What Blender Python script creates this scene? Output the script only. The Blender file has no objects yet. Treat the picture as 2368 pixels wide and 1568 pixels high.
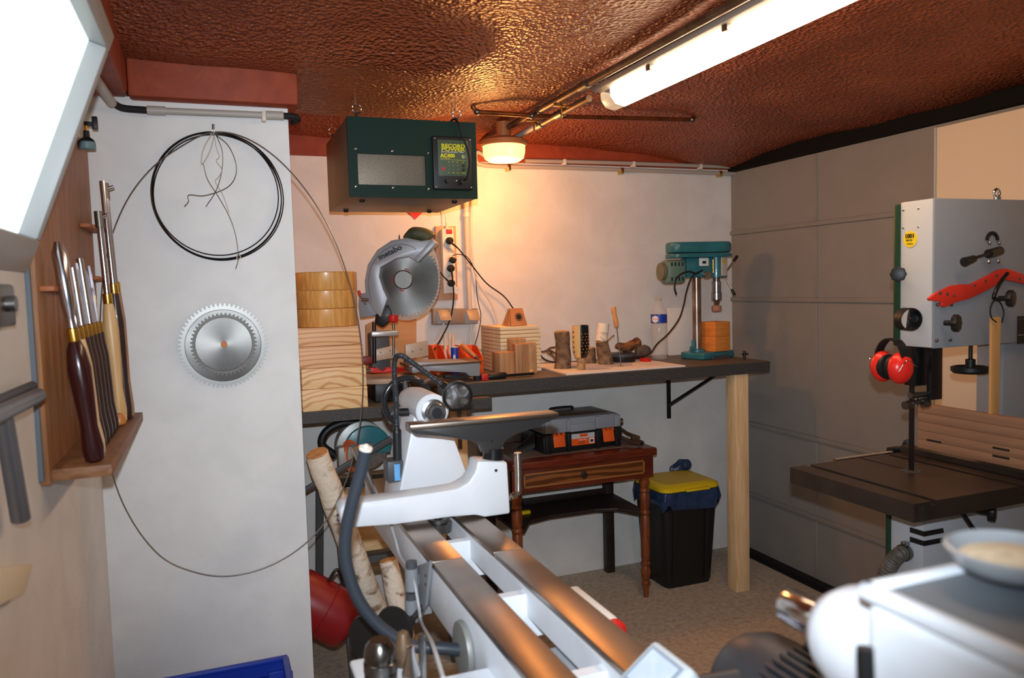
import bpy, bmesh, math, random
from mathutils import Vector, Matrix
random.seed(7)
V = Vector
S = bpy.context.scene
COL = S.collection

# ------------------------------------------------------------------ camera
FPX, CX, CY, EYE = 1795.0, 1184.0, 784.0, 1.45
dY = V((490 - CX, 682 - CY, FPX)).normalized()
dZ = -(dY.cross(V((1, -.0277, 0)))).normalized()
if dZ.y > 0: dZ = -dZ
dX = dY.cross(dZ).normalized()
if dX.x < 0: dX = -dX
R = Matrix((dX, dY, dZ))                      # world <- camera (right, down, forward)
cam = bpy.data.cameras.new('camera'); cam_ob = bpy.data.objects.new('camera', cam); COL.objects.link(cam_ob)
cr, cu, cb = R.col[0], -R.col[1], -R.col[2]
M = Matrix((cr, cu, cb)).transposed().to_4x4(); M.translation = (0, 0, EYE)
cam_ob.matrix_world = M
cam.sensor_width = 36; cam.lens = FPX / 2368 * 36; cam.clip_start = .02
cam.dof.use_dof = True; cam.dof.focus_distance = 2.9; cam.dof.aperture_fstop = 4.6
S.camera = cam_ob

# ------------------------------------------------------------------ exposure, world, lights
S.view_settings.view_transform = 'Standard'; S.view_settings.look = 'None'
S.view_settings.gamma = 1; S.view_settings.use_curve_mapping = False
S.view_settings.exposure = 0.0
W = bpy.data.worlds.new('world'); S.world = W; W.use_nodes = True
W.node_tree.nodes['Background'].inputs[0].default_value = (.95, .9, .85, 1)
W.node_tree.nodes['Background'].inputs[1].default_value = .11

def light(name, kind, loc, energy, color, **k):
    l = bpy.data.lights.new(name, kind); l.energy = energy; l.color = color
    for a, b in k.items(): setattr(l, a, b)
    o = bpy.data.objects.new(name, l); COL.objects.link(o); o.location = loc
    return o
# the camera's own pop-up flash, just above the lens
fl = light('camera_flash', 'SPOT', (0, 0, EYE + .078), 152, (.81, .905, 1.0), shadow_soft_size=.012,
           spot_size=math.radians(86), spot_blend=1.0)
fl.rotation_euler = M.to_euler()

# ------------------------------------------------------------------ pixel measure -> point in the room
def ray(px, py): return R @ V(((px - CX) / FPX, (py - CY) / FPX, 1))
EYEV = V((0, 0, EYE))
def ay(px, py, y): d = ray(px, py); return EYEV + d * (y / d.y)
def ax(px, py, x): d = ray(px, py); return EYEV + d * (x / d.x)
def az(px, py, z): d = ray(px, py); return EYEV + d * ((z - EYE) / d.z)

# ------------------------------------------------------------------ mesh helpers
def smooth_path(pts, n=6, closed=False):
    P = [V(p) for p in pts]
    if len(P) < 3: return P
    out = []; m = len(P); rng = m if closed else m - 1
    for i in range(rng):
        p1, p2 = P[i], P[(i + 1) % m]
        p0 = P[(i - 1) % m] if (closed or i > 0) else p1 * 2 - p2
        p3 = P[(i + 2) % m] if (closed or i + 2 < m) else p2 * 2 - p1
        for k in range(n):
            t = k / n
            out.append(.5 * ((2 * p1) + (p2 - p0) * t + (2 * p0 - 5 * p1 + 4 * p2 - p3) * t * t + (3 * p1 - p0 - 3 * p2 + p3) * t ** 3))
    if not closed: out.append(P[-1])
    return out
def frame(d):
    d = V(d).normalized(); a = V((0, 0, 1)) if abs(d.z) < .9 else V((1, 0, 0))
    u = d.cross(a).normalized(); return u, d.cross(u).normalized()
def chain_loc(p):
    l = V((0, 0, 0))
    while p: l += p.location; p = p.parent
    return l
class MB:
    def __init__(s): s.bm = bmesh.new()
    def _new(s, f):
        pass
    def box(s, c, size, rot=None, bevel=0, seg=2):
        t = bmesh.new(); bmesh.ops.create_cube(t, size=1)
        for v in t.verts: v.co = V((v.co.x * size[0], v.co.y * size[1], v.co.z * size[2]))
        if bevel: bmesh.ops.bevel(t, geom=t.edges[:], offset=bevel, segments=seg, affect='EDGES', profile=.5)
        return s._put(t, Matrix.Translation(V(c)) @ (rot.to_4x4() if rot else Matrix()))
    def bb(s, lo, hi, bevel=0, seg=2):
        lo, hi = V(lo), V(hi); d = hi - lo
        return s.box((lo + hi) / 2, (abs(d.x), abs(d.y), abs(d.z)), None, bevel, seg)
    def _put(s, t, m):
        t.transform(m); me = bpy.data.meshes.new('t'); t.to_mesh(me); t.free(); s.bm.from_mesh(me); bpy.data.meshes.remove(me); return s
    def ring(s, c, u, w, r, seg): return [s.bm.verts.new(c + (u * math.cos(2 * math.pi * k / seg) + w * math.sin(2 * math.pi * k / seg)) * r) for k in range(seg)]
    def skin(s, rings, cap=True, closed=False):
        n = len(rings[0]); m = len(rings)
        for i in range(m if closed else m - 1):
            a, b = rings[i], rings[(i + 1) % m]
            for k in range(n): s.bm.faces.new((a[k], a[(k + 1) % n], b[(k + 1) % n], b[k]))
        if cap and not closed:
            s.bm.faces.new(rings[0][::-1]); s.bm.faces.new(rings[-1])
        return s
    def cyl(s, p0, p1, r0, r1=None, seg=20):
        p0, p1 = V(p0), V(p1); u, w = frame(p1 - p0); r1 = r0 if r1 is None else r1
        return s.skin([s.ring(p0, u, w, max(r0, 1e-5), seg), s.ring(p1, u, w, max(r1, 1e-5), seg)])
    def lathe(s, o, axis, prof, seg=28, closed=False):        # prof: (radius, height) along axis
        o = V(o); a = V(axis).normalized(); u, w = frame(a)
        return s.skin([s.ring(o + a * h, u, w, max(r, 1e-5), seg) for r, h in prof], closed=closed)
    def tube(s, pts, r, seg=8, n=6, closed=False, raw=False):
        P = [V(p) for p in pts] if raw else smooth_path(pts, n, closed)
        m = len(P); rings = []; u = None
        for i, p in enumerate(P):
            d = (P[(i + 1) % m] - P[i - 1]) if (closed or 0 < i < m - 1) else (P[1] - P[0] if i == 0 else P[-1] - P[-2])
            d.normalize()
            if u is None: u, w = frame(d)
            else:
                u = (u - d * u.dot(d)); u.normalize(); w = d.cross(u)
            rr = r(i / (m - 1)) if callable(r) else r
            rings.append(s.ring(p, u, w, rr, seg))
        return s.skin(rings, closed=closed)
    def prism(s, pts, vec, bevel=0):
        t = bmesh.new(); vec = V(vec)
        a = [t.verts.new(V(p)) for p in pts]; b = [t.verts.new(V(p) + vec) for p in pts]; n = len(a)
        t.faces.new(a[::-1]); t.faces.new(b)
        for k in range(n): t.faces.new((a[k], a[(k + 1) % n], b[(k + 1) % n], b[k]))
        bmesh.ops.recalc_face_normals(t, faces=t.faces[:])
        if bevel: bmesh.ops.bevel(t, geom=t.edges[:], offset=bevel, segments=2, affect='EDGES', profile=.5)
        return s._put(t, Matrix())
    def ball(s, c, r, sc=(1, 1, 1), rot=None, seg=20):
        t = bmesh.new(); bmesh.ops.create_uvsphere(t, u_segments=seg, v_segments=seg // 2, radius=r)
        return s._put(t, Matrix.Translation(V(c)) @ (rot.to_4x4() if rot else Matrix()) @ Matrix.Diagonal((*sc, 1)))
    def torus(s, c, axis, Rr, r, seg=48, sub=8, a0=0, a1=360, sx=1):
        u, w = frame(axis); c = V(c); full = abs(a1 - a0) >= 360
        k = seg if full else seg + 1
        P = [c + (u * math.cos(math.radians(a0 + (a1 - a0) * i / seg)) * sx + w * math.sin(math.radians(a0 + (a1 - a0) * i / seg))) * Rr for i in range(k)]
        return s.tube(P, r, sub, closed=full, raw=True)
    def jitter(s, amt, scale=1):
        from mathutils import noise
        for v in s.bm.verts: v.co += noise.noise_vector(v.co * scale) * amt
        return s
    def build(s, name, mat, parent=None, label=None, ang=38):
        bmesh.ops.recalc_face_normals(s.bm, faces=s.bm.faces[:])
        me = bpy.data.meshes.new(name); l = chain_loc(parent)
        for v in s.bm.verts: v.co -= l
        s.bm.to_mesh(me); s.bm.free(); me.materials.append(mat)
        me.shade_smooth(); me.set_sharp_from_angle(angle=math.radians(ang))
        o = bpy.data.objects.new(name, me); COL.objects.link(o)
        if parent: o.parent = parent
        if label: o['label'] = label
        return o
def thing(name, label, cat, loc=(0, 0, 0), group=None):
    o = bpy.data.objects.new(name, None); COL.objects.link(o); o.location = loc; o.empty_display_size = .05
    o['label'] = label; o['category'] = cat
    if group: o['group'] = group
    return o
def solo(o, label, cat, group=None, kind=None):
    o['label'] = label; o['category'] = cat
    if group: o['group'] = group
    if kind: o['kind'] = kind
    # put the origin at the base centre of the mesh
    me = o.data; xs = [v.co for v in me.vertices]
    c = V((sum(v.x for v in xs) / len(xs), sum(v.y for v in xs) / len(xs), min(v.z for v in xs)))
    me.transform(Matrix.Translation(-c)); o.location = o.location + c
    return o
def struct(o): o['kind'] = 'structure'; return o
def dup(o, parent=None):
    c = o.copy(); COL.objects.link(c); c.parent = parent
    for ch in [x for x in bpy.data.objects if x.parent == o]: dup(ch, c)
    return c
def text(s, p, right, up, size, mat, parent, name='lettering', sx=1, bold=0, ext=.0004, center=False, width=None):
    cu_ = bpy.data.curves.new('t', 'FONT'); cu_.body = s; cu_.size = size; cu_.extrude = ext; cu_.offset = bold
    cu_.resolution_u = 3
    if center: cu_.align_x = 'CENTER'
    o = bpy.data.objects.new('t', cu_); COL.objects.link(o)
    me = bpy.data.meshes.new_from_object(o.evaluated_get(bpy.context.evaluated_depsgraph_get()))
    bpy.data.objects.remove(o); bpy.data.curves.remove(cu_)
    r, u = V(right).normalized(), V(up).normalized(); n = r.cross(u)
    if width: sx = width / max(1e-4, max(v.co.x for v in me.vertices) - min(v.co.x for v in me.vertices))
    m = Matrix((r, u, n)).transposed().to_4x4(); m.translation = V(p) - chain_loc(parent)
    me.transform(m @ Matrix.Diagonal((sx, 1, 1, 1)))
    me.name = name; me.materials.append(mat)
    o = bpy.data.objects.new(name, me); COL.objects.link(o); o.parent = parent
    return o

# ------------------------------------------------------------------ materials
def lin(c):
    return tuple((x / 255 / 12.92 if x / 255 <= .04045 else ((x / 255 + .055) / 1.055) ** 2.4) for x in c)
def mat(name, c, rough=.5, metal=0, c2=None, scale=20, stretch=(1, 1, 1), detail=4, bump=0, bscale=None, ramp=(.35, .65),
        kind='noise', emit=None, es=1, trans=0, coat=0, alpha=1, ior=1.45, dist=.5, spec=.5, rmap=None):
    m = bpy.data.materials.new(name); m.use_nodes = True; nt = m.node_tree; N = nt.nodes; L = nt.links
    b = N['Principled BSDF']; c = lin(c) + (1,)
    b.inputs['Base Color'].default_value = c; b.inputs['Roughness'].default_value = rough; b.inputs['Metallic'].default_value = metal
    b.inputs['Transmission Weight'].default_value = trans; b.inputs['Coat Weight'].default_value = coat
    b.inputs['IOR'].default_value = ior; b.inputs['Alpha'].default_value = alpha; b.inputs['Specular IOR Level'].default_value = spec
    if emit: b.inputs['Emission Color'].default_value = tuple(emit) + (1,); b.inputs['Emission Strength'].default_value = es
    if c2 or bump:
        tc = N.new('ShaderNodeTexCoord'); mp = N.new('ShaderNodeMapping'); mp.inputs['Scale'].default_value = stretch
        L.new(tc.outputs['Object'], mp.inputs['Vector'])
        def tex(sc):
            if kind == 'noise':
                t = N.new('ShaderNodeTexNoise'); t.inputs['Scale'].default_value = sc; t.inputs['Detail'].default_value = detail; t.inputs['Distortion'].default_value = dist; out = t.outputs['Fac']
            elif kind == 'rings':
                t = N.new('ShaderNodeTexWave'); t.wave_type = 'RINGS'; t.rings_direction = 'Y'; t.inputs['Scale'].default_value = sc; t.inputs['Distortion'].default_value = dist; t.inputs['Detail'].default_value = detail; t.inputs['Detail Scale'].default_value = 1.2; out = t.outputs['Fac']
            elif kind == 'bands':
                t = N.new('ShaderNodeTexWave'); t.wave_type = 'BANDS'; t.bands_direction = 'X'; t.inputs['Scale'].default_value = sc; t.inputs['Distortion'].default_value = dist; t.inputs['Detail'].default_value = detail; out = t.outputs['Fac']
            else:
                t = N.new('ShaderNodeTexVoronoi'); t.inputs['Scale'].default_value = sc; t.feature = 'SMOOTH_F1'; out = t.outputs['Distance']
            L.new(mp.outputs[0], t.inputs['Vector']); return out
        if c2:
            rp = N.new('ShaderNodeValToRGB'); rp.color_ramp.elements[0].position, rp.color_ramp.elements[1].position = ramp
            rp.color_ramp.elements[0].color = c; rp.color_ramp.elements[1].color = lin(c2) + (1,)
            L.new(tex(scale), rp.inputs[0]); L.new(rp.outputs[0], b.inputs['Base Color'])
        if bump:
            bn = N.new('ShaderNodeBump'); bn.inputs['Strength'].default_value = min(1, abs(bump) * 1.0); bn.inputs['Distance'].default_value = .01 * (1 if bump > 0 else -1)
            L.new(tex(bscale or scale), bn.inputs['Height']); L.new(bn.outputs[0], b.inputs['Normal'])
    return m
K = {}
K['wall'] = mat('white_plaster', (232, 230, 226), .75, c2=(222, 219, 214), scale=6, bump=.12, bscale=55)
K['pillar'] = mat('white_plaster_pillar', (234, 233, 231), .7, c2=(226, 225, 223), scale=9, bump=.08, bscale=40)
K['concrete'] = mat('concrete_floor', (196, 182, 164), .85, c2=(168, 154, 138), scale=45, detail=10, bump=.15, bscale=160)
K['rust'] = mat('rust_red_paint', (158, 68, 36), .62, c2=(140, 56, 30), scale=14, bump=.1, bscale=60)
K['door'] = mat('grey_door_skin', (140, 138, 135), .5, c2=(136, 134, 131), scale=8)
K['black'] = mat('black_plastic', (24, 24, 25), .45)
K['rubber'] = mat('black_rubber', (20, 20, 21), .7)
K['blackm'] = mat('black_enamel', (22, 21, 22), .3)
K['greyp'] = mat('grey_pvc', (176, 170, 162), .45)
K['dgrey'] = mat('dark_grey_plastic', (70, 72, 76), .5)
K['chrome'] = mat('chrome', (215, 215, 215), .12, 1)
K['steel'] = mat('brushed_steel', (175, 175, 175), .28, 1, c2=(140, 140, 142), scale=60, bump=.02)
K['steeld'] = mat('dull_steel', (120, 118, 114), .4, 1)
K['whitep'] = mat('white_enamel', (226, 230, 236), .35, c2=(216, 221, 228), scale=12)
K['cream'] = mat('cream_plastic', (225, 215, 200), .45)
K['red'] = mat('red_plastic', (200, 36, 30), .4)
K['orange'] = mat('orange_plastic', (232, 92, 30), .45)
K['yellow'] = mat('yellow_plastic', (222, 190, 20), .45)
K['blue'] = mat('blue_plastic', (28, 58, 168), .4)
K['pine'] = mat('pine', (244, 212, 166), .6, c2=(224, 184, 134), scale=18, stretch=(3, 3, .25), dist=1.2)
K['pineh'] = mat('pine_board', (226, 196, 150), .6, c2=(206, 168, 118), scale=18, stretch=(.3, 3, 3), dist=1.2)
K['blank'] = mat('ash_blank', (214, 160, 104), .5, c2=(244, 208, 156), kind='rings', scale=8, dist=7, detail=2, stretch=(.7, .5, 2.2), ramp=(.0, .4))
K['varn'] = mat('varnished_pine', (238, 184, 108), .38, c2=(208, 142, 70), scale=14, stretch=(3, 3, .3), dist=1, coat=.4, bump=.06, bscale=60)
K['varn'].node_tree.nodes['Principled BSDF'].inputs['Coat Roughness'].default_value = .22
K['hard'] = mat('brown_hardwood', (150, 102, 66), .55, c2=(118, 76, 46), scale=16, stretch=(1, .35, 3), dist=1.5)
K['hardv'] = mat('brown_hardwood_upright', (172, 118, 74), .55, c2=(144, 94, 58), scale=16, stretch=(3, 3, .3), dist=1.5)
K['mahog'] = mat('mahogany', (112, 44, 24), .32, c2=(84, 30, 16), scale=20, stretch=(.4, 3, 3), coat=.2)
K['walnut'] = mat('figured_walnut', (136, 82, 40), .35, c2=(88, 48, 22), kind='rings', scale=5, dist=6, detail=3, stretch=(.5, 1, 2))
K['turned'] = mat('turned_leg_wood', (140, 74, 36), .4, c2=(104, 50, 24), scale=20, stretch=(2, 2, .4))
K['dkwood'] = mat('dark_stained_wood', (48, 34, 28), .5, c2=(36, 26, 22), scale=20, stretch=(.4, 3, 3))
K['worktop'] = mat('charcoal_worktop', (112, 94, 78), .5, c2=(92, 78, 66), scale=130, detail=3)
K['edge'] = mat('speckled_edge_band', (52, 51, 50), .55, c2=(74, 73, 72), scale=220, detail=2)
K['bark'] = mat('birch_bark', (240, 230, 212), .8, c2=(136, 106, 78), scale=9, stretch=(1, 1, 1.6), detail=8, dist=1.4, ramp=(.53, .68), bump=.5, bscale=24)
K['barkd'] = mat('grey_bark', (146, 118, 90), .85, c2=(92, 70, 52), scale=30, detail=8, bump=.7, bscale=50)
K['wood'] = mat('cut_wood', (206, 160, 112), .65, c2=(180, 130, 84), scale=40, stretch=(1, 1, .3))
K['teal'] = mat('teal_enamel', (46, 120, 130), .3, c2=(40, 104, 114), scale=12, coat=.3)
K['copper'] = mat('aged_copper', (150, 86, 44), .4, .8, c2=(110, 66, 38), scale=25)
K['pipe'] = mat('rusty_steel_pipe', (122, 98, 76), .45, .5, c2=(92, 68, 50), scale=25)
K['string'] = mat('twine', (196, 186, 166), .9)
K['brass'] = mat('brass', (212, 170, 80), .25, 1)

# ================================================================== THE SETTING
XL, XR, YB, YP = -.31, 2.60, 3.465, 2.40
struct(MB().bb((-.9, -.9, -.1), (3.0, 3.9, 0)).build('floor', K['concrete']))
struct(MB().bb((-.45, YB, 0), (2.9, YB + .15, 2.035)).build('wall_back', K['wall']))
struct(MB().bb((.235, YB - .012, 2.034), (2.75, YB + .15, 2.4)).jitter(.004, 9).build('trim_1', K['rust']))
struct(MB().bb((-.46, YP, 0), (.235, YB, 2.0)).build('wall_pillar', K['pillar']))
# left wall with the window opening
wl = MB(); WY0, WY1, WZ0, WZ1 = .45, 1.625, 1.50, 1.99
wl.bb((XL - .2, -.5, 0), (XL, YP + .0, WZ0)).bb((XL - .2, WY1, WZ0), (XL, YP, 2.3)).bb((XL - .2, -.5, WZ0), (XL, WY0, 2.3)).bb((XL - .2, WY0, WZ1), (XL, WY1, 2.3))
struct(wl.build('wall_left', K['wall']))
# red-brown boxed beams along the left wall and over the pillar
b = MB().bb((XL, .3, 1.995), (-.185, YP - .0, 2.4), .012).build('trim_2', K['rust']); struct(b)
b = MB().bb((-.185, YP - .05, 1.99), (.262, YB, 2.4), .01).build('trim_3', K['rust']); struct(b)

# sprayed-foam ceiling
from mathutils import noise
def ceil_z(x, y):
    z = 2.145 + .012 * noise.noise(V((x * 1.7, y * 1.7, 0))) + .010 * noise.noise(V((x * 5, y * 5, 3)))
    def ss(t): t = max(0, min(1, t)); return t * t * (3 - 2 * t)
    z -= .03 * ss((y - 3.1) / .36)
    z -= .07 * ss((x - 1.7) / .9)
    z -= .062 * ss((y - 1.9) / .4) * ss((1.15 - x) / .5) * ss((3.2 - y) / .35)
    return z
cm = bmesh.new(); nx, ny = 200, 270; x0, x1, y0, y1 = -.32, 2.75, -.45, 3.47
g = []
for j in range(ny + 1):
    row = []
    for i in range(nx + 1):
        x = x0 + (x1 - x0) * i / nx; y = y0 + (y1 - y0) * j / ny
        row.append(cm.verts.new((x, y, ceil_z(x, y))))
    g.append(row)
for j in range(ny):
    for i in range(nx): cm.faces.new((g[j][i], g[j + 1][i], g[j + 1][i + 1], g[j][i + 1]))
t = [cm.verts.new((x, y, 2.5)) for x, y in ((x0, y0), (x1, y0), (x1, y1), (x0, y1))]; cm.faces.new(t)
me = bpy.data.meshes.new('ceiling'); cm.to_mesh(me); cm.free()
for p in me.polygons: p.use_smooth = True
mc = bpy.data.materials.new('sprayed_foam'); mc.use_nodes = True; nt = mc.node_tree; N = nt.nodes; L = nt.links; bs = N['Principled BSDF']
tc = N.new('ShaderNodeTexCoord'); nz = N.new('ShaderNodeTexNoise'); nz.inputs['Scale'].default_value = 46; nz.inputs['Detail'].default_value = 2; nz.inputs['Distortion'].default_value = .6
vo = N.new('ShaderNodeTexVoronoi'); vo.feature = 'SMOOTH_F1'; vo.inputs['Scale'].default_value = 84; vo.inputs['Smoothness'].default_value = .5
mx = N.new('ShaderNodeMath'); mx.operation = 'MULTIPLY_ADD'; mx.inputs[1].default_value = .8
L.new(tc.outputs['Object'], nz.inputs['Vector']); L.new(tc.outputs['Object'], vo.inputs['Vector'])
L.new(nz.outputs['Fac'], mx.inputs[0]); L.new(vo.outputs['Distance'], mx.inputs[2])
bp = N.new('ShaderNodeBump'); bp.inputs['Strength'].default_value = 1; bp.inputs['Distance'].default_value = .015
L.new(mx.outputs[0], bp.inputs['Height']); L.new(bp.outputs[0], bs.inputs['Normal'])
n2 = N.new('ShaderNodeTexNoise'); n2.inputs['Scale'].default_value = 3; n2.inputs['Detail'].default_value = 5; L.new(tc.outputs['Object'], n2.inputs['Vector'])
rp = N.new('ShaderNodeValToRGB'); rp.color_ramp.elements[0].color = lin((134, 64, 36)) + (1,); rp.color_ramp.elements[1].color = lin((156, 78, 44)) + (1,)
rp.color_ramp.elements[0].position = .35; rp.color_ramp.elements[1].position = .65
L.new(n2.outputs['Fac'], rp.inputs[0]); L.new(rp.outputs[0], bs.inputs['Base Color']); bs.inputs['Roughness'].default_value = .34
K['foam'] = mc; me.materials.append(mc)
o = bpy.data.objects.new('ceiling', me); COL.objects.link(o); struct(o)

# garage door on the right
d1 = bpy.data.objects.new('door_1', None); COL.objects.link(d1); d1.location = (XR, 2.2, 0); d1['kind'] = 'structure'
for z0_, z1_ in ((.03, .325), (.325, .70), (.70, 1.35), (1.35, 1.70), (1.70, 2.02)):
    MB().bb((XR, -.2, z0_ + .002), (XR + .05, 3.464, z1_ - .002)).build('door_panel', K['door'], d1)
    for yy in (2.84, 1.6): MB().bb((XR - .005, yy - .007, z0_ + .012), (XR + .002, yy + .007, z1_ - .012), .002).build('upright_rib', K['door'], d1)
for z in (.325, .70, 1.35, 1.70):
    MB().bb((XR - .012, -.2, z - .011), (XR + .002, 3.463, z + .011), .003).build('cross_rib', K['door'], d1)
MB().bb((XR - .03, -.2, 2.02), (XR + .06, 3.45, 2.085)).build('top_rail', mat('matt_black_rail', (14, 14, 15), .75, spec=.2), d1)
MB().bb((XR - .035, -.2, 0.0), (XR + .05, 3.45, .03)).build('bottom_seal', K['rubber'], d1)
MB().bb((XR - .045, -.2, 0.0), (XR - .036, 3.40, .012)).build('seal_lip', K['rubber'], d1)

# inward-tilting frosted window in the left wall
w1 = bpy.data.objects.new('window_1', None); COL.objects.link(w1); w1.location = (XL, 1.05, WZ0); w1['kind'] = 'structure'
pb = V((XL + .004, 0, 1.498)); pt = V((-.143, 0, 1.930))      # front plane of the sash, bottom and top (X, Z)
up_ = (pt - pb).normalized(); nrm = V((up_.z, 0, -up_.x)); wh = (pt - pb).length
K['sash'] = mat('grey_white_sash', (176, 180, 182), .45)
K['frost'] = mat('frosted_lit_glass', (230, 240, 236), .35, emit=(.86, .97, .95), es=.95)
def sash(y0, y1, u0, u1, d0, d1_, nm, m, bev=.003):
    P = [pb + up_ * u + nrm * d for u, d in ((u0, d0), (u1, d0), (u1, d1_), (u0, d1_))]
    return MB().prism([V((p.x, y0, p.z)) for p in P], (0, y1 - y0, 0), bev).build(nm, m, w1)
fb = .032
sash(WY0, WY1, 0, .062, -.045, 0, 'sash_rail', K['sash']); sash(WY0, WY1, wh - fb, wh, -.045, 0, 'sash_rail', K['sash'])
sash(WY0, WY0 + fb, .062, wh - fb, -.045, 0, 'sash_rail', K['sash']); sash(WY1 - fb, WY1, .062, wh - fb, -.045, 0, 'sash_rail', K['sash'])
sash(WY0 + fb, WY1 - fb, .062, wh - fb, -.036, -.030, 'pane', K['frost'], 0)
MB().bb((XL - .0, 1.30, 1.41), (XL + .022, 1.42, 1.475), .006).cyl((XL + .02, 1.36, 1.445), (XL + .035, 1.36, 1.445), .012).build('window_catch', K['steeld'], w1)

# ================================================================== CEILING LIGHTS, PIPES
fx = thing('fluorescent_light', 'long glowing batten lamp with clear cover on the brown ceiling', 'ceiling light', (1.30, 1.6, 2.12))
XT = 1.335; fy0, fy1 = .55, 2.43
def fz(y): return 2.10
MB().bb((XT - .075, fy0, 2.112), (XT + .045, fy1 + .02, 2.132), .006).build('housing', mat('lamp_housing', (150, 146, 136), .5), fx)
K['tubeglow'] = mat('glowing_tube_cover', (250, 248, 240), .4, emit=(1, .70, .44), es=15)
prof = [(-.045, 2.112), (-.043, 2.085), (-.025, 2.06), (.01, 2.052), (.04, 2.066), (.052, 2.09), (.052, 2.112)]
MB().prism([(XT + a, fy0, z) for a, z in prof], (0, fy1 - .06 - fy0, 0)).build('diffuser', K['tubeglow'], fx, 'glowing white cover')
K['clear'] = mat('clear_plastic', (235, 232, 226), .2, trans=.75, ior=1.3)
MB().prism([(XT + a, fy1 - .06, z) for a, z in prof], (0, .075, 0), .006).build('end_cap', K['clear'], fx, 'clear end of the cover')
for y in (2.1, 1.72, 1.36, 1.0): MB().bb((XT - .062, y - .012, 2.096), (XT - .044, y + .012, 2.125), .002).build('clip', K['steeld'], fx)

LY = 3.10
bl = thing('bulkhead_lamp', 'round glowing amber bulkhead lamp below the ceiling near the back wall', 'lamp', (1.18, LY, 2.05))
lc = ay(1165, 335, LY); LZ = ay(1165, 332, LY).z
MB().lathe((lc.x, LY, LZ), (0, 0, -1), [(.05, -.026), (.088, -.016), (.100, -.008), (.100, .006), (.093, .012)]).cyl((lc.x, LY, LZ + .01), (lc.x, LY, 2.14), .03).build('base', mat('glow_tinted_rim', (196, 118, 66), .4), bl)  # orange base colour stands in for the glow around the lamp
K['bowl'] = mat('amber_ribbed_glass', (255, 226, 180), .25, emit=(1, .50, .16), es=2.3, bump=.3, kind='bands', bscale=60)
MB().lathe((lc.x, LY, LZ - .010), (0, 0, -1), [(.090, 0), (.089, .028), (.083, .052), (.066, .064), (.02, .068)], 36).build('glass_bowl', K['bowl'], bl, 'glowing ribbed glass')
light('bulkhead_bulb', 'POINT', (lc.x, LY, LZ - .115), 13.5, (1, .40, .105), shadow_soft_size=.06)

def pipe_run(name, label, cat, pts, r, m, cl=None, group=None, n=4, seg=10):
    return solo(MB().tube(pts, r, seg, n).build(name, m), label, cat, group)
p1 = thing('heating_pipe', 'rusty steel pipe running beside the batten lamp, left one of two', 'pipe', (1.15, 2.2, 2.14))
A_, B_ = V((1.185, 3.40, 2.115)), V((1.235, .6, 2.125))
MB().tube([A_, B_], .012, 12, 1).build('tube_run', K['pipe'], p1)
for t_ in (.22, .36): MB().cyl(A_.lerp(B_, t_) - V((0, .03, 0)), A_.lerp(B_, t_) + V((0, .03, 0)), .0155).build('coupling', K['steeld'], p1)
p2 = thing('heating_pipe', 'rusty steel pipe whose run ends under the batten lamp, right one of two', 'pipe', (1.24, 2.4, 2.12))
A_, B_ = V((1.245, 3.42, 2.085)), V((1.262, 2.47, 2.098))
MB().tube([A_, B_], .0125, 12, 1).build('tube_run', K['pipe'], p2)
for t_ in (.55, .75): MB().cyl(A_.lerp(B_, t_) - V((0, .03, 0)), A_.lerp(B_, t_) + V((0, .03, 0)), .016).build('coupling', K['steeld'], p2)
for yy in (2.88, 2.62): MB().bb((1.19, yy - .008, 2.10), (1.265, yy + .008, 2.104)).bb((1.222, yy - .004, 2.104), (1.228, yy + .004, 2.19)).cyl((1.225, yy, 2.06), (1.225, yy, 2.10), .004).build('pipe_bracket', K['brass'], p2)
yc = 2.78
cp = thing('copper_pipe', 'thin copper pipe crossing under the ceiling with both ends turned up', 'pipe', (1.4, yc, 2.1))
P = [ay(1092, 215, yc), ay(1094, 250, yc), ay(1103, 259, yc), ay(1240, 268, yc), ay(1600, 277, yc), ay(1607, 270, yc), ay(1609, 250, yc)]
MB().tube(P, .0085, 10, 1).build('copper_tube', K['copper'], cp)
for q in (P[2], P[4], ay(1230, 268, yc)): MB().ball(q, .0125).build('fitting', K['steeld'], cp)
lc_ = thing('conduit', 'short grey conduit slanting down to the glowing amber lamp', 'conduit', (1.3, 3.0, 2.09))
MB().tube([ay(1186, 322, LY), ay(1290, 262, 2.75)], .011, 12, 1).build('conduit_tube', K['greyp'], lc_)

solo(MB().bb((1.16, 1.365, 2.078), (1.375, 1.395, 2.09)).bb((1.16, 1.365, 2.078), (1.375, 1.369, 2.115)).build('steel_rail', K['pipe']), 'flat brown steel rail crossing under the ceiling at the top of the picture', 'rail')
# conduits on the back wall
yb = YB - .03
cA = thing('conduit', 'grey conduit along the red band at the top of the back wall', 'conduit', (1.9, yb, 2.03), 'conduits along the top of the back wall')
P = [ay(1215, 372, yb), ay(1400, 376, yb), ay(1712, 387, yb)]
MB().tube(P, .0095, 10, 3).build('conduit_tube', K['greyp'], cA)
for px in (1305, 1465, 1620): q = ay(px, 370 + (px - 1165) * .031, yb); MB().bb(q - V((.008, .012, .016)), q + V((.008, .028, .012)), .003).build('clip', K['cream'], cA)
cB = thing('conduit', 'grey conduit with a U bend at its left end just below another conduit', 'conduit', (1.9, yb, 2.0), 'conduits along the top of the back wall')
P = [ay(1122, 362, yb), ay(1104, 352, yb), ay(1100, 366, yb), ay(1110, 380, yb), ay(1160, 385, yb), ay(1300, 388, yb), ay(1450, 393, yb), ay(1708, 402, yb)]
MB().tube(P, .0095, 10, 5).build('conduit_tube', K['greyp'], cB)
for px in (1176, 1437, 1665): q = ay(px, 386 + (px - 1176) * .03, yb); MB().bb(q - V((.008, .012, .018)), q + V((.008, .028, .012)), .003).build('clip', K['brass'], cB)
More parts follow.
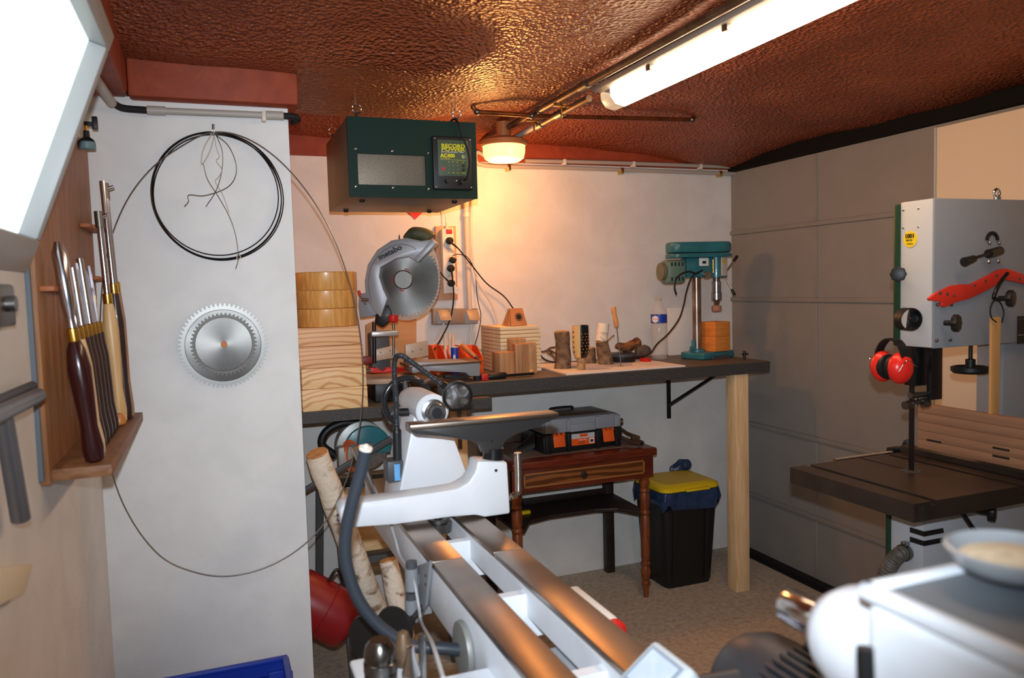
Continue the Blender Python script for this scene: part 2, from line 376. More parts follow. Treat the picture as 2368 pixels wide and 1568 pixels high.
cC = thing('conduit', 'upright conduit on the back wall above the triple socket', 'conduit', (1.1, yb, 1.4))
MB().tube([ay(1077, 440, yb), ay(1080, 560, yb), ay(1086, 716, yb)], .0125, 12, 2).build('conduit_tube', mat('warm_white_pvc', (214, 200, 184), .5), cC)
MB().cyl(ay(1078, 492, yb), ay(1078.4, 502, yb), .015).build('coupling', K['cream'], cC)
solo(MB().tube([ay(1094, 455, yb), ay(1090, 510, yb), ay(1092, 580, yb), ay(1104, 650, yb), ay(1140, 710, yb), ay(1152, 770, yb), ay(1130, 808, yb), ay(1098, 805, yb), ay(1088, 790, yb), ay(1091, 745, yb)], .0055, 8, 6).build('cable', K['cream']),
     'cream cable hanging in a loop from the triple socket', 'cable')

# conduit on the pillar
yp = YP - .022
pc = thing('conduit', 'grey conduit with black flexible ends across the top of the white pillar', 'conduit', (0, yp, 2.02))
MB().tube([ay(340, 255, yp), ay(655, 268, yp)], .0095, 12, 1).build('conduit_tube', K['greyp'], pc)
MB().cyl(ay(340, 255, yp), ay(383, 257, yp), .0125).build('sleeve', K['greyp'], pc); MB().cyl(ay(615, 266.5, yp), ay(655, 268, yp), .0125).build('sleeve', K['greyp'], pc)
MB().bb(ay(610, 270, yp) - V((.006, .012, .014)), ay(610, 270, yp) + V((.006, .02, .016)), .003).build('clip', K['cream'], pc)
MB().tube([ay(262, 238, yp - .02), ay(285, 250, yp), ay(340, 255, yp)], .0095, 10, 10).build('flexible_end', K['rubber'], pc, 'black corrugated end')
MB().tube([ay(655, 268, yp), ay(680, 270, yp), ay(689, 277, yp + .02), ay(676, 283, yp + .09)], .0095, 10, 8).build('flexible_end', K['rubber'], pc, 'black corrugated end')
q0 = V((XL + .03, 1.75, 2.03)); q1 = ay(258, 238, yp - .03)
pipe_run('conduit', 'pale conduit running along the left wall under the red beam', 'conduit', [q0, q1], .013, K['greyp'], n=1)

# ================================================================== ON THE PILLAR
K['bladed'] = mat('dark_blade_steel', (62, 58, 60), .35, .9)
K['bladeg'] = mat('thin_blade_steel', (150, 146, 140), .35, .9)
yc = YP - .012
c0 = ay(504, 453, yc); rx = (ay(654, 453, yc) - ay(354, 453, yc)).length / 2; rz = (ay(504, 308, yc) - ay(504, 600, yc)).length / 2
coil = thing('bandsaw_coil', 'dark coiled bandsaw blade hanging in a small ring on the white pillar', 'bandsaw blade', (c0.x, yc, c0.z - rz))
for k, (dr, dx, dz) in enumerate(((0, 0, 0), (-.003, .003, -.004), (-.006, -.002, .004), (.002, .004, -.002))):
    rr = rx + dr; m = MB(); n = 120
    P = [V((c0.x + dx + rr * math.cos(2 * math.pi * i / n), yc - .005 + .002 * k, c0.z + dz + (rz + dr) * math.sin(2 * math.pi * i / n))) for i in range(n)]
    m.tube(P, .0019, 6, closed=True, raw=True).build('turn', K['bladed'], coil)
yl = YP - .022
loop = thing('bandsaw_loop', 'thin loose bandsaw blade hanging in a big loop past the pillar edge', 'bandsaw blade', ay(505, 1332, yl))
P = [(492, 306), (420, 338), (345, 395), (285, 480), (245, 600), (231, 760), (236, 920), (256, 1080), (300, 1195), (370, 1285), (450, 1323), (530, 1332), (620, 1310), (700, 1262), (760, 1195), (808, 1090), (835, 960), (838, 830), (820, 700), (780, 570), (725, 465), (650, 375), (570, 320)]
MB().tube([ay(a, b_, yl - .03 * (a > 690) * 0) for a, b_ in P], .0021, 6, 6, closed=True).build('blade_strip', K['bladeg'], loop)
MB().cyl(ay(493, 305, YP + .01), ay(493, 303, YP - .055), .004).cyl(ay(493, 312, YP - .052), ay(493, 287, YP - .052), .0035).build('nail', K['steeld']).name
nl = bpy.data.objects['nail']; solo(nl, 'dark steel nail in the pillar that carries the coiled blade', 'nail')
ys = YP - .034
strg = thing('twine', 'pale twine and wire ties dangling inside the coiled blade', 'string', ay(497, 430, ys))
for pts, r, m in (([(490, 308), (470, 345), (466, 380), (484, 352), (496, 312)], .0014, 'string'), ([(495, 308), (500, 340), (507, 362), (500, 372), (513, 392), (505, 410), (498, 420), (515, 450), (530, 492)], .0011, 'string'),
                  ([(497, 310), (530, 340), (547, 390), (530, 430), (476, 452), (437, 451), (436, 466), (426, 478)], .0011, 'steeld'), ([(470, 378), (480, 415), (505, 455), (530, 500), (545, 545), (551, 595), (545, 622)], .001, 'steeld'),
                  ([(500, 312), (514, 350), (513, 395), (500, 440), (476, 478)], .001, 'steeld')):
    MB().tube([ay(a, b_, ys) for a, b_ in pts], r, 5, 6).build('strand', K[m], strg)
MB().tube([ay(548, 592, ys + .01), ay(553, 587, ys + .01), ay(556, 596, ys + .01), ay(549, 600, ys + .01)], .0014, 5, 4, closed=True).build('tie', K['string'], strg)

def saw_blade(name, label, c, y, R_, teeth, m, bore, tm, thick=.003, group=None):
    b_ = thing(name, label, 'saw blade', (c.x, y, c.z - R_), group)
    pts = []
    for k in range(teeth):
        a = 2 * math.pi * k / teeth; s = 2 * math.pi / teeth
        for f_, r_ in ((0, R_ * .935), (.12, R_), (.42, R_ * .985), (.62, R_ * .925)):
            pts.append(V((c.x + r_ * math.cos(a + s * f_), y, c.z + r_ * math.sin(a + s * f_))))
    MB().prism(pts, (0, thick, 0)).build('toothed_rim', tm, b_)
    MB().lathe((c.x, y, c.z), (0, -1, 0), [(bore, 0), (bore, .0012), (R_ * .84, .0012), (R_ * .85, 0)], 64).build('disc', m, b_)
    return b_
K['disc'] = mat('spun_steel_disc', (108, 105, 102), .38, 1, c2=(88, 86, 84), scale=7)
_b = K['disc'].node_tree.nodes['Principled BSDF']; _b.inputs['Anisotropic'].default_value = .75
_t = K['disc'].node_tree.nodes.new('ShaderNodeTangent'); _t.direction_type = 'RADIAL'; _t.axis = 'Y'
K['disc'].node_tree.links.new(_t.outputs[0], _b.inputs['Tangent'])
cS = ay(517, 799, YP - .01)
sb = saw_blade('circular_saw_disc', 'large sixty-tooth circular saw blade at the back of the pair on the pillar', cS, YP - .012, .1225, 60, K['disc'], .006, K['steeld'])
cS2 = ay(518, 796, YP - .02)
sb2 = saw_blade('circular_saw_disc', 'smaller worn circular saw blade in front of the larger one on the pillar', cS2, YP - .022, .091, 48, K['disc'], .006, mat('worn_tooth_steel', (92, 88, 84), .5, .9))
tx = V((math.cos(.7), 0, math.sin(.7)))
text('BOSCH', cS2 + V((-.018, -.0022, -.040)), tx, V((-tx.z, 0, tx.x)), .016, K['black'], sb2, 'logo')
for a in (40, 220): MB().cyl(cS2 + V((.015 * math.cos(math.radians(a)), -.0026, .015 * math.sin(math.radians(a)))), cS2 + V((.015 * math.cos(math.radians(a)), .001, .015 * math.sin(math.radians(a)))), .0028, seg=10).build('pin_hole', K['black'], sb2)
solo(MB().cyl(cS2 + V((0, .03, 0)), cS2 + V((0, -.014, 0)), .0088).build('wooden_peg', mat('peg_wood', (196, 124, 66), .6)), 'small wooden peg through the centre of the saw blades', 'peg')

# ================================================================== LEFT WALL
rk = thing('tool_rack', 'brown hardwood rack with a shelf holding turning tools on the left wall', 'tool rack', (XL, 2.05, 1.05))
bt = .016
yn = ax(100, 880, XL + bt).y
zb_ = ax(112, 1128, XL + bt).z; zs0 = ax(148, 1128, XL + bt).z
BRD = MB().bb((XL + .001, yn, zb_ - .0), (XL + bt, YP - .004, 1.86), .002)
BRD.build('back_board', K['hardv'], rk)
BRD = MB().bb((XL + .0005, yn - .012, zb_ + .01), (XL + .008, yn - .0005, 1.6)).build('metal_edge', mat('blue_grey_edge', (96, 108, 118), .4), rk)
SH = .117; shz = az(278, 1070, 0)  # shelf
pz = ax(280, 1112, XL + SH); 
yA, zsh = pz.y, 1.105
SHX = XL + SH
MB().bb((XL + bt, yn + .012, zb_ + .004), (SHX, 2.335, zb_ + .026), .0015).build('shelf', K['hard'], rk)
ztop = zb_ + .026
def clipbar(y0, y1, z, n):
    m = MB().bb((XL + bt, y0, z - .005), (XL + .04, y1, z + .005), .002)
    for k in range(n): 
        yy = y0 + (y1 - y0) * (k + .5) / n
        m.cyl((XL + .036, yy, z), (XL + .052, yy, z), .006, .004)
    m.build('tool_clip', mat('clip_wood', (176, 104, 62), .6), rk)
K['burg'] = mat('burgundy_handle', (52, 16, 18), .22, coat=.3); K['ash'] = mat('pale_ash_handle', (226, 186, 132), .35, c2=(206, 160, 104), scale=16, stretch=(3, 3, .3)); K['strip'] = mat('dark_brown_handle', (54, 36, 30), .3, coat=.3)
K['bladeb'] = mat('polished_tool_steel', (190, 188, 196), .16, 1)
def turning_tool(label, y, x, hlen, hr, m, blade, blen, br, tilt=.0, top=None, fr=.011):
    t_ = thing('turning_tool', label, 'turning tool', (x, y, ztop), 'wood turning tools in the rack')
    ax_ = V((-tilt, 0, 1)).normalized(); o = V((x, y, ztop))
    prof = [(hr * .5, 0), (hr * .82, .006), (hr * .92, .03), (hr * .72, hlen * .3), (hr * .88, hlen * .55), (hr, hlen * .78), (hr * .8, hlen * .93), (fr, hlen)]
    MB().lathe(o, ax_, prof, 20).build('handle', m, t_)
    MB().lathe(o + ax_ * hlen, ax_, [(fr * .98, 0), (fr, .002), (fr, .024), (fr * .8, .026)], 20).build('ferrule', K['brass'], t_)
    p0 = o + ax_ * (hlen + .024)
    mb = MB()
    if blade == 'gouge': mb.lathe(p0, ax_, [(br * .7, 0), (br * .6, .02), (br, .05), (br * 1.05, blen - .02), (br * .45, blen)], 16)
    elif blade == 'flat':
        u = V((0, 1, 0)); 
        mb.prism([p0 - u * br, p0 + u * br, p0 + u * br + ax_ * (blen - .018), p0 - u * br + ax_ * blen], (.004, 0, 0))
    else:
        mb.lathe(p0, ax_, [(br, 0), (br, blen)], 14)
    mb.build('blade', K['bladeb'], t_)
    if top == 'cutter':
        q = p0 + ax_ * blen; MB().cyl(q - ax_ * .035, q + ax_ * .004, br * 1.35).build('cutter_head', K['steeld'], t_); MB().cyl(q + V((.006, 0, -.01)), q + V((.02, 0, -.004)), .005).build('knob', K['chrome'], t_)
    return t_
y_ = yn + .05; xh = XL + .073
turning_tool('roughing gouge with a glossy burgundy handle, nearest in the rack', y_, xh + .012, .235, .021, K['burg'], 'gouge', .165, .0125, .095)
turning_tool('gouge with a pale ash handle right behind the burgundy one', y_ + .068, xh + .010, .235, .016, K['ash'], 'rod', .13, .006, .095)
labs = ['skew with a dark handle, first of the dark row behind the pale one', 'second dark-handled chisel in the row', 'third dark-handled chisel, in the middle of the row', 'fourth dark-handled chisel in the row', 'last dark-handled chisel, beside the pale banded handle']
for k in range(5): turning_tool(labs[k], y_ + .14 + .058 * k, xh + .006, .235, .0135, K['strip'], ['rod', 'flat', 'rod', 'flat', 'flat'][k], .12 + .012 * (k % 3), .0075, .085)
turning_tool('long hollowing tool with a thick pale handle and dark bands', y_ + .49, xh + .008, .30, .018, K['ash'], 'rod', .20, .0075, .04, 'cutter')
turning_tool('long tool with a dark and tan handle, farther back in the rack', y_ + .545, xh + .018, .325, .016, K['strip'], 'rod', .26, .007, .04)
turning_tool('farthest long tool of the rack, standing against the pillar end', y_ + .578, xh + .020, .33, .015, mat('tan_handle', (176, 122, 82), .4), 'rod', .25, .0065, .04, 'cutter')
clipbar(yn + .02, yn + .42, 1.47, 6); clipbar(yn + .50, YP - .02, 1.50, 2); clipbar(yn + .55, YP - .02, 1.63, 2)
solo(MB().lathe((xh + .01, y_ + .44, ztop), (0, 0, 1), [(.006, 0), (.014, .006), (.015, .014), (.008, .03), (.004, .032)], 18).build('turned_finial', mat('orange_wood', (200, 120, 52), .4)), 'small orange-brown turned knob standing on the rack shelf', 'wooden knob')

kn = ax(202, 345, XL + .035)
mk = thing('magnetic_fitting', 'black knobbed fitting with a blue-green round base above the rack', 'fitting', kn)
MB().lathe(kn, (0, 0, 1), [(.019, 0), (.02, .002), (.02, .016), (.018, .018)], 24).build('round_base', mat('blue_green', (108, 140, 146), .45), mk)
MB().lathe(kn + V((0, 0, .018)), (0, 0, 1), [(.019, 0), (.016, .006), (.008, .012), (.007, .028)]).build('cap', K['black'], mk)
MB().cyl(kn + V((0, 0, .044)), kn + V((0, 0, .062)), .005).build('brass_post', K['brass'], mk)
MB().bb(kn + V((-.004, -.006, .058)), kn + V((.02, .006, .068))).bb(kn + V((.014, -.007, .05)), kn + V((.027, .007, .082)), .002).build('knob', K['black'], mk)

# hammer-like steel tool hanging at the left edge
hx = XL + .026
hm = thing('mallet', 'blurred grey steel mallet with a tube handle hanging at the left edge', 'mallet', ax(40, 1200, hx))
K['gun'] = mat('grey_metal', (128, 128, 132), .35, .7)
MB().cyl(ax(8, 965, hx), ax(48, 1200, hx), .0125, .0135, 24).build('handle', K['gun'], hm)
a_, b_ = ax(-40, 975, hx + .004), ax(88, 915, hx + .004)
MB().cyl(a_, b_, .0125, .0125, 24).cyl(b_, b_ + (b_ - a_).normalized() * .006, .0095, .0095, 24).build('head', K['gun'], hm)
MB().cyl(a_ + V((-.012, 0, .012)), ax(74, 892, hx - .012), .008).build('wall_hook', K['dgrey'], hm)
a_ = ax(-30, 1400, XL + .003)
solo(MB().prism([ax(-40, 1318, XL + .001), ax(46, 1308, XL + .001), ax(24, 1376, XL + .001), ax(-40, 1408, XL + .001)], (.018, 0, 0), .002).build('wood_offcut', mat('cream_wood', (232, 218, 186), .7)), 'pale cream wood offcut fixed to the wall at the left edge', 'wood block')

# blue crate on the floor in front of the pillar
cr_ = thing('crate', 'blue plastic crate on the floor in front of the pillar', 'crate', (-.07, 1.95, 0))
czt = ay(655, 1517, 2.10).z; cX0, cX1, cY0, cY1 = -.285, .133, 1.80, 2.10
m = MB()
zs0, zs1 = czt - .075, czt - .045
for xx in (cX0, cX1 - .006): m.bb((xx, cY0, .006), (xx + .006, cY1, czt - .004))
m.bb((cX0, cY0, 0), (cX1, cY1, .008)).bb((cX0, cY0, .006), (cX1, cY0 + .006, czt - .004)).bb((cX0, cY1 - .006, .006), (cX1, cY1, zs0)).bb((cX0, cY1 - .006, zs1), (cX1, cY1, czt - .004))
n = 12
for k in range(n + 1):
    xx = cX0 + (cX1 - cX0) * k / n
    m.bb((xx - (.004 if 3 < k < 11 else .018), cY1 - .006, zs0 - .001), (xx + (.004 if 3 < k < 10 else .018), cY1, zs1 + .001))
m.bb((cX0, cY1 - .009, zs1 + .004), (cX1 - .03, cY1 - .005, zs1 + .007)).bb((cX1 - .045, cY1 - .02, .01), (cX1 - .004, cY1 - .004, czt - .03), .004)
m.build('body', K['blue'], cr_)
m = MB().bb((cX0 - .01, cY1 - .008, czt - .014), (cX1 + .008, cY1 + .010, czt), .005).bb((cX0 - .01, cY0 - .01, czt - .014), (cX1 + .008, cY0 + .008, czt), .005)
for xx in (cX0 - .01, cX1 - .008): m.bb((xx, cY0, czt - .014), (xx + .018, cY1, czt), .005)
m.build('rim', K['blue'], cr_)

# ================================================================== AIR CLEANER
yf = 2.5; al, ar = ay(800, 265, yf).x + .003, ay(1099, 285, yf).x; azt, azb = 2.0, 1.748; ab = 2.98
ac = thing('air_cleaner', 'green fronted box air cleaner hanging by eye bolts under the brown ceiling', 'air cleaner', ((al + ar) / 2, 2.74, azb))
K['green'] = mat('dark_green_enamel', (9, 38, 32), .5, c2=(11, 43, 37), scale=300, spec=.25)
K['bronze'] = mat('bronze_grey_steel', (132, 120, 104), .45, .55, c2=(122, 110, 96), scale=200)
MB().bb((al, yf + .012, azb), (ar, ab, azt), .004).build('casing', K['bronze'], ac)
# front panel with a window
gx0, gx1 = ay(828, 395, yf).x, ay(985, 395, yf).x; gz1, gz0 = ay(905, 357, yf).z, ay(905, 428, yf).z
fp = MB()
for lo, hi in (((al - .001, yf, azb + .0), (gx0, yf + .012, azt)), ((gx1, yf, azb + .0), (ar + .001, yf + .012, azt)), ((gx0, yf, azb + .0), (gx1, yf + .012, gz0)), ((gx0, yf, gz1), (gx1, yf + .012, azt))): fp.bb(lo, hi)
fp.build('front_panel', K['green'], ac, 'dark green front')
MB().bb((gx0, yf + .0125, gz0), (gx1, yf + .0135, gz1)).build('grille_back', mat('filter_dark', (30, 26, 24), .6, c2=(112, 104, 92), scale=11, stretch=(1, 1, 2), ramp=(.5, .68)), ac)
gm = MB(); n_ = 26; dxg = (gx1 - gx0) / n_; rows = int((gz1 - gz0) / (dxg * .62)); dz_ = (gz1 - gz0) / rows
for sgn in (1, -1):
    for k in range(-rows - 2, n_ + rows + 2):
        # diagonal wires clipped to the opening
        x_a = gx0 + k * dxg; slope = sgn * dz_ / (dxg / 2) * .5
        pts = []
        z_a = gz0 if sgn > 0 else gz1
        # param x from gx0..gx1
        def zz(x): return z_a + slope * (x - x_a)
        xs = sorted([gx0, gx1, x_a + (gz0 - z_a) / slope, x_a + (gz1 - z_a) / slope])
        xa, xb = xs[1], xs[2]
        if gz0 - 1e-6 <= zz((xa + xb) / 2) <= gz1 + 1e-6 and xb - xa > 1e-4 and gx0 - 1e-6 <= xa and xb <= gx1 + 1e-6:
            gm.tube([(xa, yf + .006, zz(xa)), (xb, yf + .006, zz(xb))], .0005, 4, raw=True)
gm.build('mesh_grille', mat('mesh_steel', (138, 130, 118), .45, .3), ac, 'expanded metal mesh')
for px, py in ((822, 344), (907, 349), (990, 354), (823, 431), (909, 434), (991, 437)): MB().ball(ay(px, py, yf), .0042, (1, .4, 1), seg=12).build('screw', K['chrome'], ac)
# control panel
kx0, kx1 = ay(999, 380, yf).x, ay(1090, 380, yf).x; kz1, kz0 = ay(1045, 317, yf).z, ay(1045, 440, yf).z
MB().bb((kx0, yf - .012, kz0), (kx1, yf + .001, kz1), .005, 3).build('control_panel', K['black'], ac)
cpn = [o_ for o_ in bpy.data.objects if o_.name == 'control_panel'][0]
kw, kh = kx1 - kx0, kz1 - kz0; yk = yf - .0125
def kp(u, v): return V((kx0 + kw * u, yk - .0012, kz0 + kh * v))
K['panelg'] = mat('green_label', (66, 84, 64), .5); K['ylet'] = mat('yellow_print', (214, 206, 24), .5); K['wlet'] = mat('white_print', (225, 228, 226), .5)
MB().bb((kx0 + kw * .127, yk - .001, kz0 + kh * .256), (kx0 + kw * .90, yk + .002, kz0 + kh * .93), .0006).build('face_label', K['panelg'], cpn)
E_, U_ = (1, 0, 0), (0, 0, 1)
text('RECORD', kp(.216, .79), E_, U_, .0158, K['ylet'], cpn, width=kw * .595, bold=.0005); text('POWER', kp(.216, .725), E_, U_, .0158, K['ylet'], cpn, width=kw * .595, bold=.0005)
text('ESTABLISHED 1909', kp(.216, .692), E_, U_, .0062, K['wlet'], cpn, width=kw * .56); text('AC400', kp(.19, .605), E_, U_, .0165, K['ylet'], cpn, bold=.0008, width=kw * .37)
text('Air Cleaner', kp(.19, .573), E_, U_, .0068, K['ylet'], cpn, width=kw * .24)
MB().bb(kp(.19, .557), kp(.84, .557) + V((0, .0008, .0007))).build('rule', K['ylet'], cpn)
MB().torus(kp(.775, .625), (0, 1, 0), .0055, .0006, 20, 6).build('emblem', K['wlet'], cpn); text('R', kp(.735, .607), E_, U_, .010, K['ylet'], cpn, 'emblem_mark', bold=.0005)
for u, s_ in ((.40, '1hr'), (.505, '2hr'), (.615, '4hr'), (.76, 'Off')): text(s_, kp(u - .03, .51), E_, U_, .005, K['ylet'], cpn)
for u, s_ in ((.40, 'Hi'), (.505, 'Med'), (.615, 'Low'), (.73, 'On/Spd')): text(s_, kp(u - .03, .31), E_, U_, .005, K['ylet'], cpn)
K['ind'] = mat('indicator_grey', (118, 122, 114), .4)
for v in (.455, .378):
    for u in (.40, .505, .615): MB().cyl(kp(u, v), kp(u, v) + V((0, -.001, 0)), .0021, seg=12).build('indicator', K['ind'], cpn)
    MB().cyl(kp(.76, v), kp(.76, v) + V((0, -.0015, 0)), .0048, seg=16).build('button', K['black'], cpn)
MB().cyl(kp(.25, .39), kp(.25, .39) + V((0, -.002, 0)), .0055).build('red_button', K['red'], cpn, 'red round button')
MB().cyl(kp(.33, .16), kp(.33, .16) + V((0, -.012, 0)), .0075, .0065).build('fuse_knob', K['black'], cpn)
MB().cyl(kp(.70, .15), kp(.70, .15) + V((0, -.014, 0)), .0085, .0075).build('cord_socket', K['black'], cpn)
for u, v in ((.06, .05), (.95, .05), (.06, .95), (.95, .95), (.57, .17)): MB().ball(kp(u, v), .0028, (1, .5, 1), seg=10).build('screw', K['chrome'], cpn)
for x_ in (al + .05, ar - .06):
    for y__ in (yf + .07, ab - .08): MB().lathe((x_, y__, azb), (0, 0, -1), [(.009, -.001), (.0095, .006), (.006, .009)], 16).build('rubber_foot', K['rubber'], ac)
for hx_, hy_ in ((ay(825, 265, 2.56).x, 2.56), (ay(1056, 280, 2.56).x, 2.56), (al + .02, ab - .04)):
    m = MB().cyl((hx_, hy_, azt - .01), (hx_, hy_, azt + .026), .0045); m.build('eye_bolt', K['black'], ac)
    MB().torus((hx_, hy_, azt + .04), (0, 1, 0), .0145, .0026, 28, 8, -50, 250).cyl((hx_ - .003, hy_ + .004, azt + .052), (hx_ - .003, hy_ + .004, ceil_z(hx_, hy_) + .01), .0014).build('open_hook', K['chrome'], ac)
solo(MB().tube([kp(.74, .17), kp(.76, .17) + V((0, -.028, .004)), kp(.82, .3) + V((0, -.022, 0)), kp(.88, .52) + V((0, -.016, 0)), kp(.83, .8) + V((0, -.012, 0)), kp(.70, 1.08) + V((0, -.004, 0)), kp(.66, 1.26) + V((0, .0, 0)), kp(.62, 1.36) + V((0, .04, 0)), kp(.52, 1.25) + V((0, .12, 0)), kp(.5, 1.22) + V((0, .4, .0)), V((.80, YB - .01, 2.0)), V((.80, YB - .008, 1.6))], .0033, 8, 6).build('power_cable', K['rubber']), 'black power cable looping over the air cleaner from its panel', 'cable')
yb2 = YB - .004
solo(MB().prism([ay(930, 478, yb2), ay(985, 480, yb2), ay(985, 484, yb2), ay(960, 508, yb2)], (0, .003, 0)).build('pennant', mat('red_vinyl', (208, 50, 52), .5)), 'red pointed pennant on the wall below the air cleaner', 'pennant')

# ================================================================== SOCKETS ON THE BACK WALL
es = thing('power_strip', 'white six-way power strip with a red switch on a wooden backing', 'power strip', ay(1036, 690, YB))
y1_ = YB - .02; rt = V((1, 0, -.035)).normalized(); dn = V((.045, 0, -1)).normalized()
o0 = ay(1008, 524, y1_)
MB().prism([ay(1007, 523, y1_), ay(1054, 523, y1_), ay(1059, 693, y1_), ay(1012, 695, y1_)], (0, .019, 0), .001).build('backing_board', mat('backing_wood', (206, 164, 126), .6, c2=(190, 146, 108), scale=10, stretch=(3, 3, .3)), es)
y2_ = y1_ - .038
MB().prism([ay(1022, 529, y2_), ay(1049, 526, y2_), ay(1056, 676, y2_), ay(1027, 680, y2_)], (0, .037, 0), .005).build('strip_body', mat('ivory_plastic', (232, 224, 210), .4), es)
MB().prism([ay(1031, 530, y2_), ay(1045, 529, y2_), ay(1046, 541, y2_), ay(1031, 541, y2_)], (0, -.003, 0), .001).build('switch', mat('lit_red_switch', (210, 24, 20), .3, emit=(1, .06, .04), es=.5), es)
for px, py in ((1038, 577), (1040, 599), (1043, 640)):
    q = ay(px, py, y2_ - .0005); MB().cyl(q + V((0, .002, 0)), q, .0165, seg=24).build('socket', mat('socket_grey', (214, 204, 190), .5), es)
    for dx_, dz2 in ((-.005, .003), (.005, .003), (-.002, -.007)): MB().cyl(q, q + V((0, -.0006, 0)) + V((dx_, 0, dz2)) - V((0, 0, 0)), .001, seg=8) if 0 else MB().cyl(q + V((dx_, .001, dz2)), q + V((dx_, -.0008, dz2)), .0018, seg=8).build('pin_hole', K['black'], es)
MB().cyl(ay(1034, 528, YB - .03), ay(1032, 514, YB - .03), .008, .004).build('cord_grip', K['cream'], es)
solo(MB().tube([ay(1032, 514, YB - .03), ay(1028, 495, YB - .02), ay(1018, 470, YB - .01), ay(1010, 440, YB - .01)], .0026, 6, 6).build('cord', K['cream']), 'thin cream cord from the top of the power strip', 'cord')
def plug(name, label, px, py, pts, m=K['rubber'], r=.0032, ybk=None, shape='round'):
    q = ay(px, py, y2_ - .001); t_ = thing(name, label, 'plug', q)
    if shape == 'round': MB().lathe(q, (0, -1, 0), [(.0155, 0), (.0165, .004), (.0155, .022), (.010, .026)], 24).build('plug_body', m, t_)
    else: MB().box(q + V((.006, -.018, -.002)), (.026, .036, .022), Matrix.Rotation(.5, 3, 'Y'), .004).build('plug_body', m, t_)
    MB().tube(pts, r, 8, 6).build('cord', m, t_)
    if shape == 'round': MB().tube(pts[:2], lambda t: .0055 - .002 * t, 8, 1).build('strain_relief', m, t_)
    return t_
plug('plug', 'black plug, topmost in the strip, its cord running down to the small wooden stand', 1038, 557, [ay(1038, 557, y2_ - .025), ay(1058, 573, y2_ - .02), ay(1090, 612, y2_), ay(1125, 655, YB - .03), ay(1165, 685, YB - .03), ay(1188, 715, YB - .05)])
plug('plug', 'square black adapter plug in the third socket with a thin cord', 1041, 601, [ay(1046, 592, y2_ - .02), ay(1060, 588, y2_ - .02), ay(1082, 596, y2_), ay(1098, 630, YB - .03), ay(1104, 690, YB - .03), ay(1112, 730, YB - .03), ay(1106, 770, YB - .06), ay(1093, 812, YB - .12)], r=.0019, shape='box')
plug('plug', 'round black plug below the adapter with a thick cord dropping past the triple socket', 1041, 621, [ay(1044, 622, y2_ - .03), ay(1047, 650, y2_ - .03), ay(1049, 690, y2_ - .02), ay(1042, 735, YB - .06), ay(1022, 780, YB - .10), ay(1000, 815, YB - .14)], r=.0036)
plug('plug', 'black plug at the bottom of the strip with a cord going left behind the saw', 1042, 655, [ay(1042, 655, y2_ - .025), ay(1028, 642, y2_ - .02), ay(1012, 622, y2_), ay(990, 600, y2_)])
dp = thing('double_adapter', 'white round adapter hanging at the lower end of the power strip', 'adapter', ay(1050, 668, y2_))
MB().cyl(ay(1044, 658, y2_ + .005), ay(1044, 658, y2_ - .006), .021).build('adapter_base', K['cream'], dp)
MB().cyl(ay(1058, 672, y2_ + .01), ay(1058, 672, y2_ - .008), .0165, seg=24).build('side_socket', K['cream'], dp); MB().cyl(ay(1058, 670, y2_ - .006), ay(1058, 670, y2_ - .0088), .002, seg=8).build('pin_hole', K['black'], dp)

ts = thing('triple_socket', 'grey triple wall socket with two lifted flaps on the back wall', 'socket', ay(1055, 755, YB))
ysx = YB - .04
MB().prism([ay(1001, 714, ysx), ay(1106, 713, ysx), ay(1106, 749, ysx), ay(1002, 752, ysx)], (0, .039, 0), .005).build('socket_box', mat('taupe_plastic', (150, 134, 120), .5), ts)
for px, w2, open_ in ((1024, 30, 1), (1058, 28, 0), (1090, 30, 1)):
    q = ay(px, 732, ysx); s_ = w2 / 1795 * 3.55 / 2
    if open_:
        MB().bb(q + V((-s_, -.003, -.032)), q + V((s_, .002, .028)), .002).build('socket_face', mat('pale_grey', (176, 174, 172), .5), ts)
        MB().prism([q + V((-s_ * .9, -.004, .03)), q + V((s_, -.004, .03)), q + V((s_ * 1.1, -.036, -.018)), q + V((-s_ * .75, -.036, -.018))], (0, -.003, .001), .001).build('flap', mat('smoky_flap', (172, 150, 126), .4), ts)
    else: MB().bb(q + V((-s_, -.004, -.03)), q + V((s_, .002, .03)), .002).build('flap', mat('smoky_flap', (150, 130, 110), .4), ts)
for px, lab, pts in ((1026, 'cream cord dropping left from the left flap of the triple socket', [(1026, 748), (1024, 762), (1015, 785), (998, 800), (985, 806)]),):
    solo(MB().tube([ay(a, b2, YB - .05) for a, b2 in pts], .0042, 8, 6).build('cord', K['cream']), lab, 'cord')

# ================================================================== WORKBENCHES
BH, LH = 1.0755, 1.02
hb = thing('workbench', 'long charcoal worktop along the back wall holding the drill press', 'workbench', (1.6, 3.2, 0))
MB().bb((.80, 2.906, LH + .002), (2.385, YB - .001, BH), .003).build('worktop', K['worktop'], hb)
MB().bb((.80, 2.9035, LH + .004), (2.387, 2.9065, BH - .003)).bb((2.384, 2.905, LH + .004), (2.3875, YB - .002, BH - .003)).build('edge_band', K['edge'], hb, 'speckled dark edge band')
MB().bb((2.205, 2.92, 0), (2.28, 2.99, LH + .002), .004).build('post', K['pine'], hb, 'pale pine post')
q = ay(1546, 872, YB - .008)
m = MB().bb((q.x - .011, YB - .012, ay(1546, 968, YB - .008).z), (q.x + .011, YB - .001, LH), .003).bb((q.x - .01, 3.08, LH - .006), (q.x + .01, YB - .001, LH + .001))
m.prism([(q.x - .007, YB - .012, 1.02 - .22), (q.x - .007, YB - .012, 1.02 - .20), (q.x + .16, 3.20, LH), (q.x + .16, 3.18, LH)], (.012, 0, 0)); m.build('wall_bracket', K['blackm'], hb, 'black steel bracket')
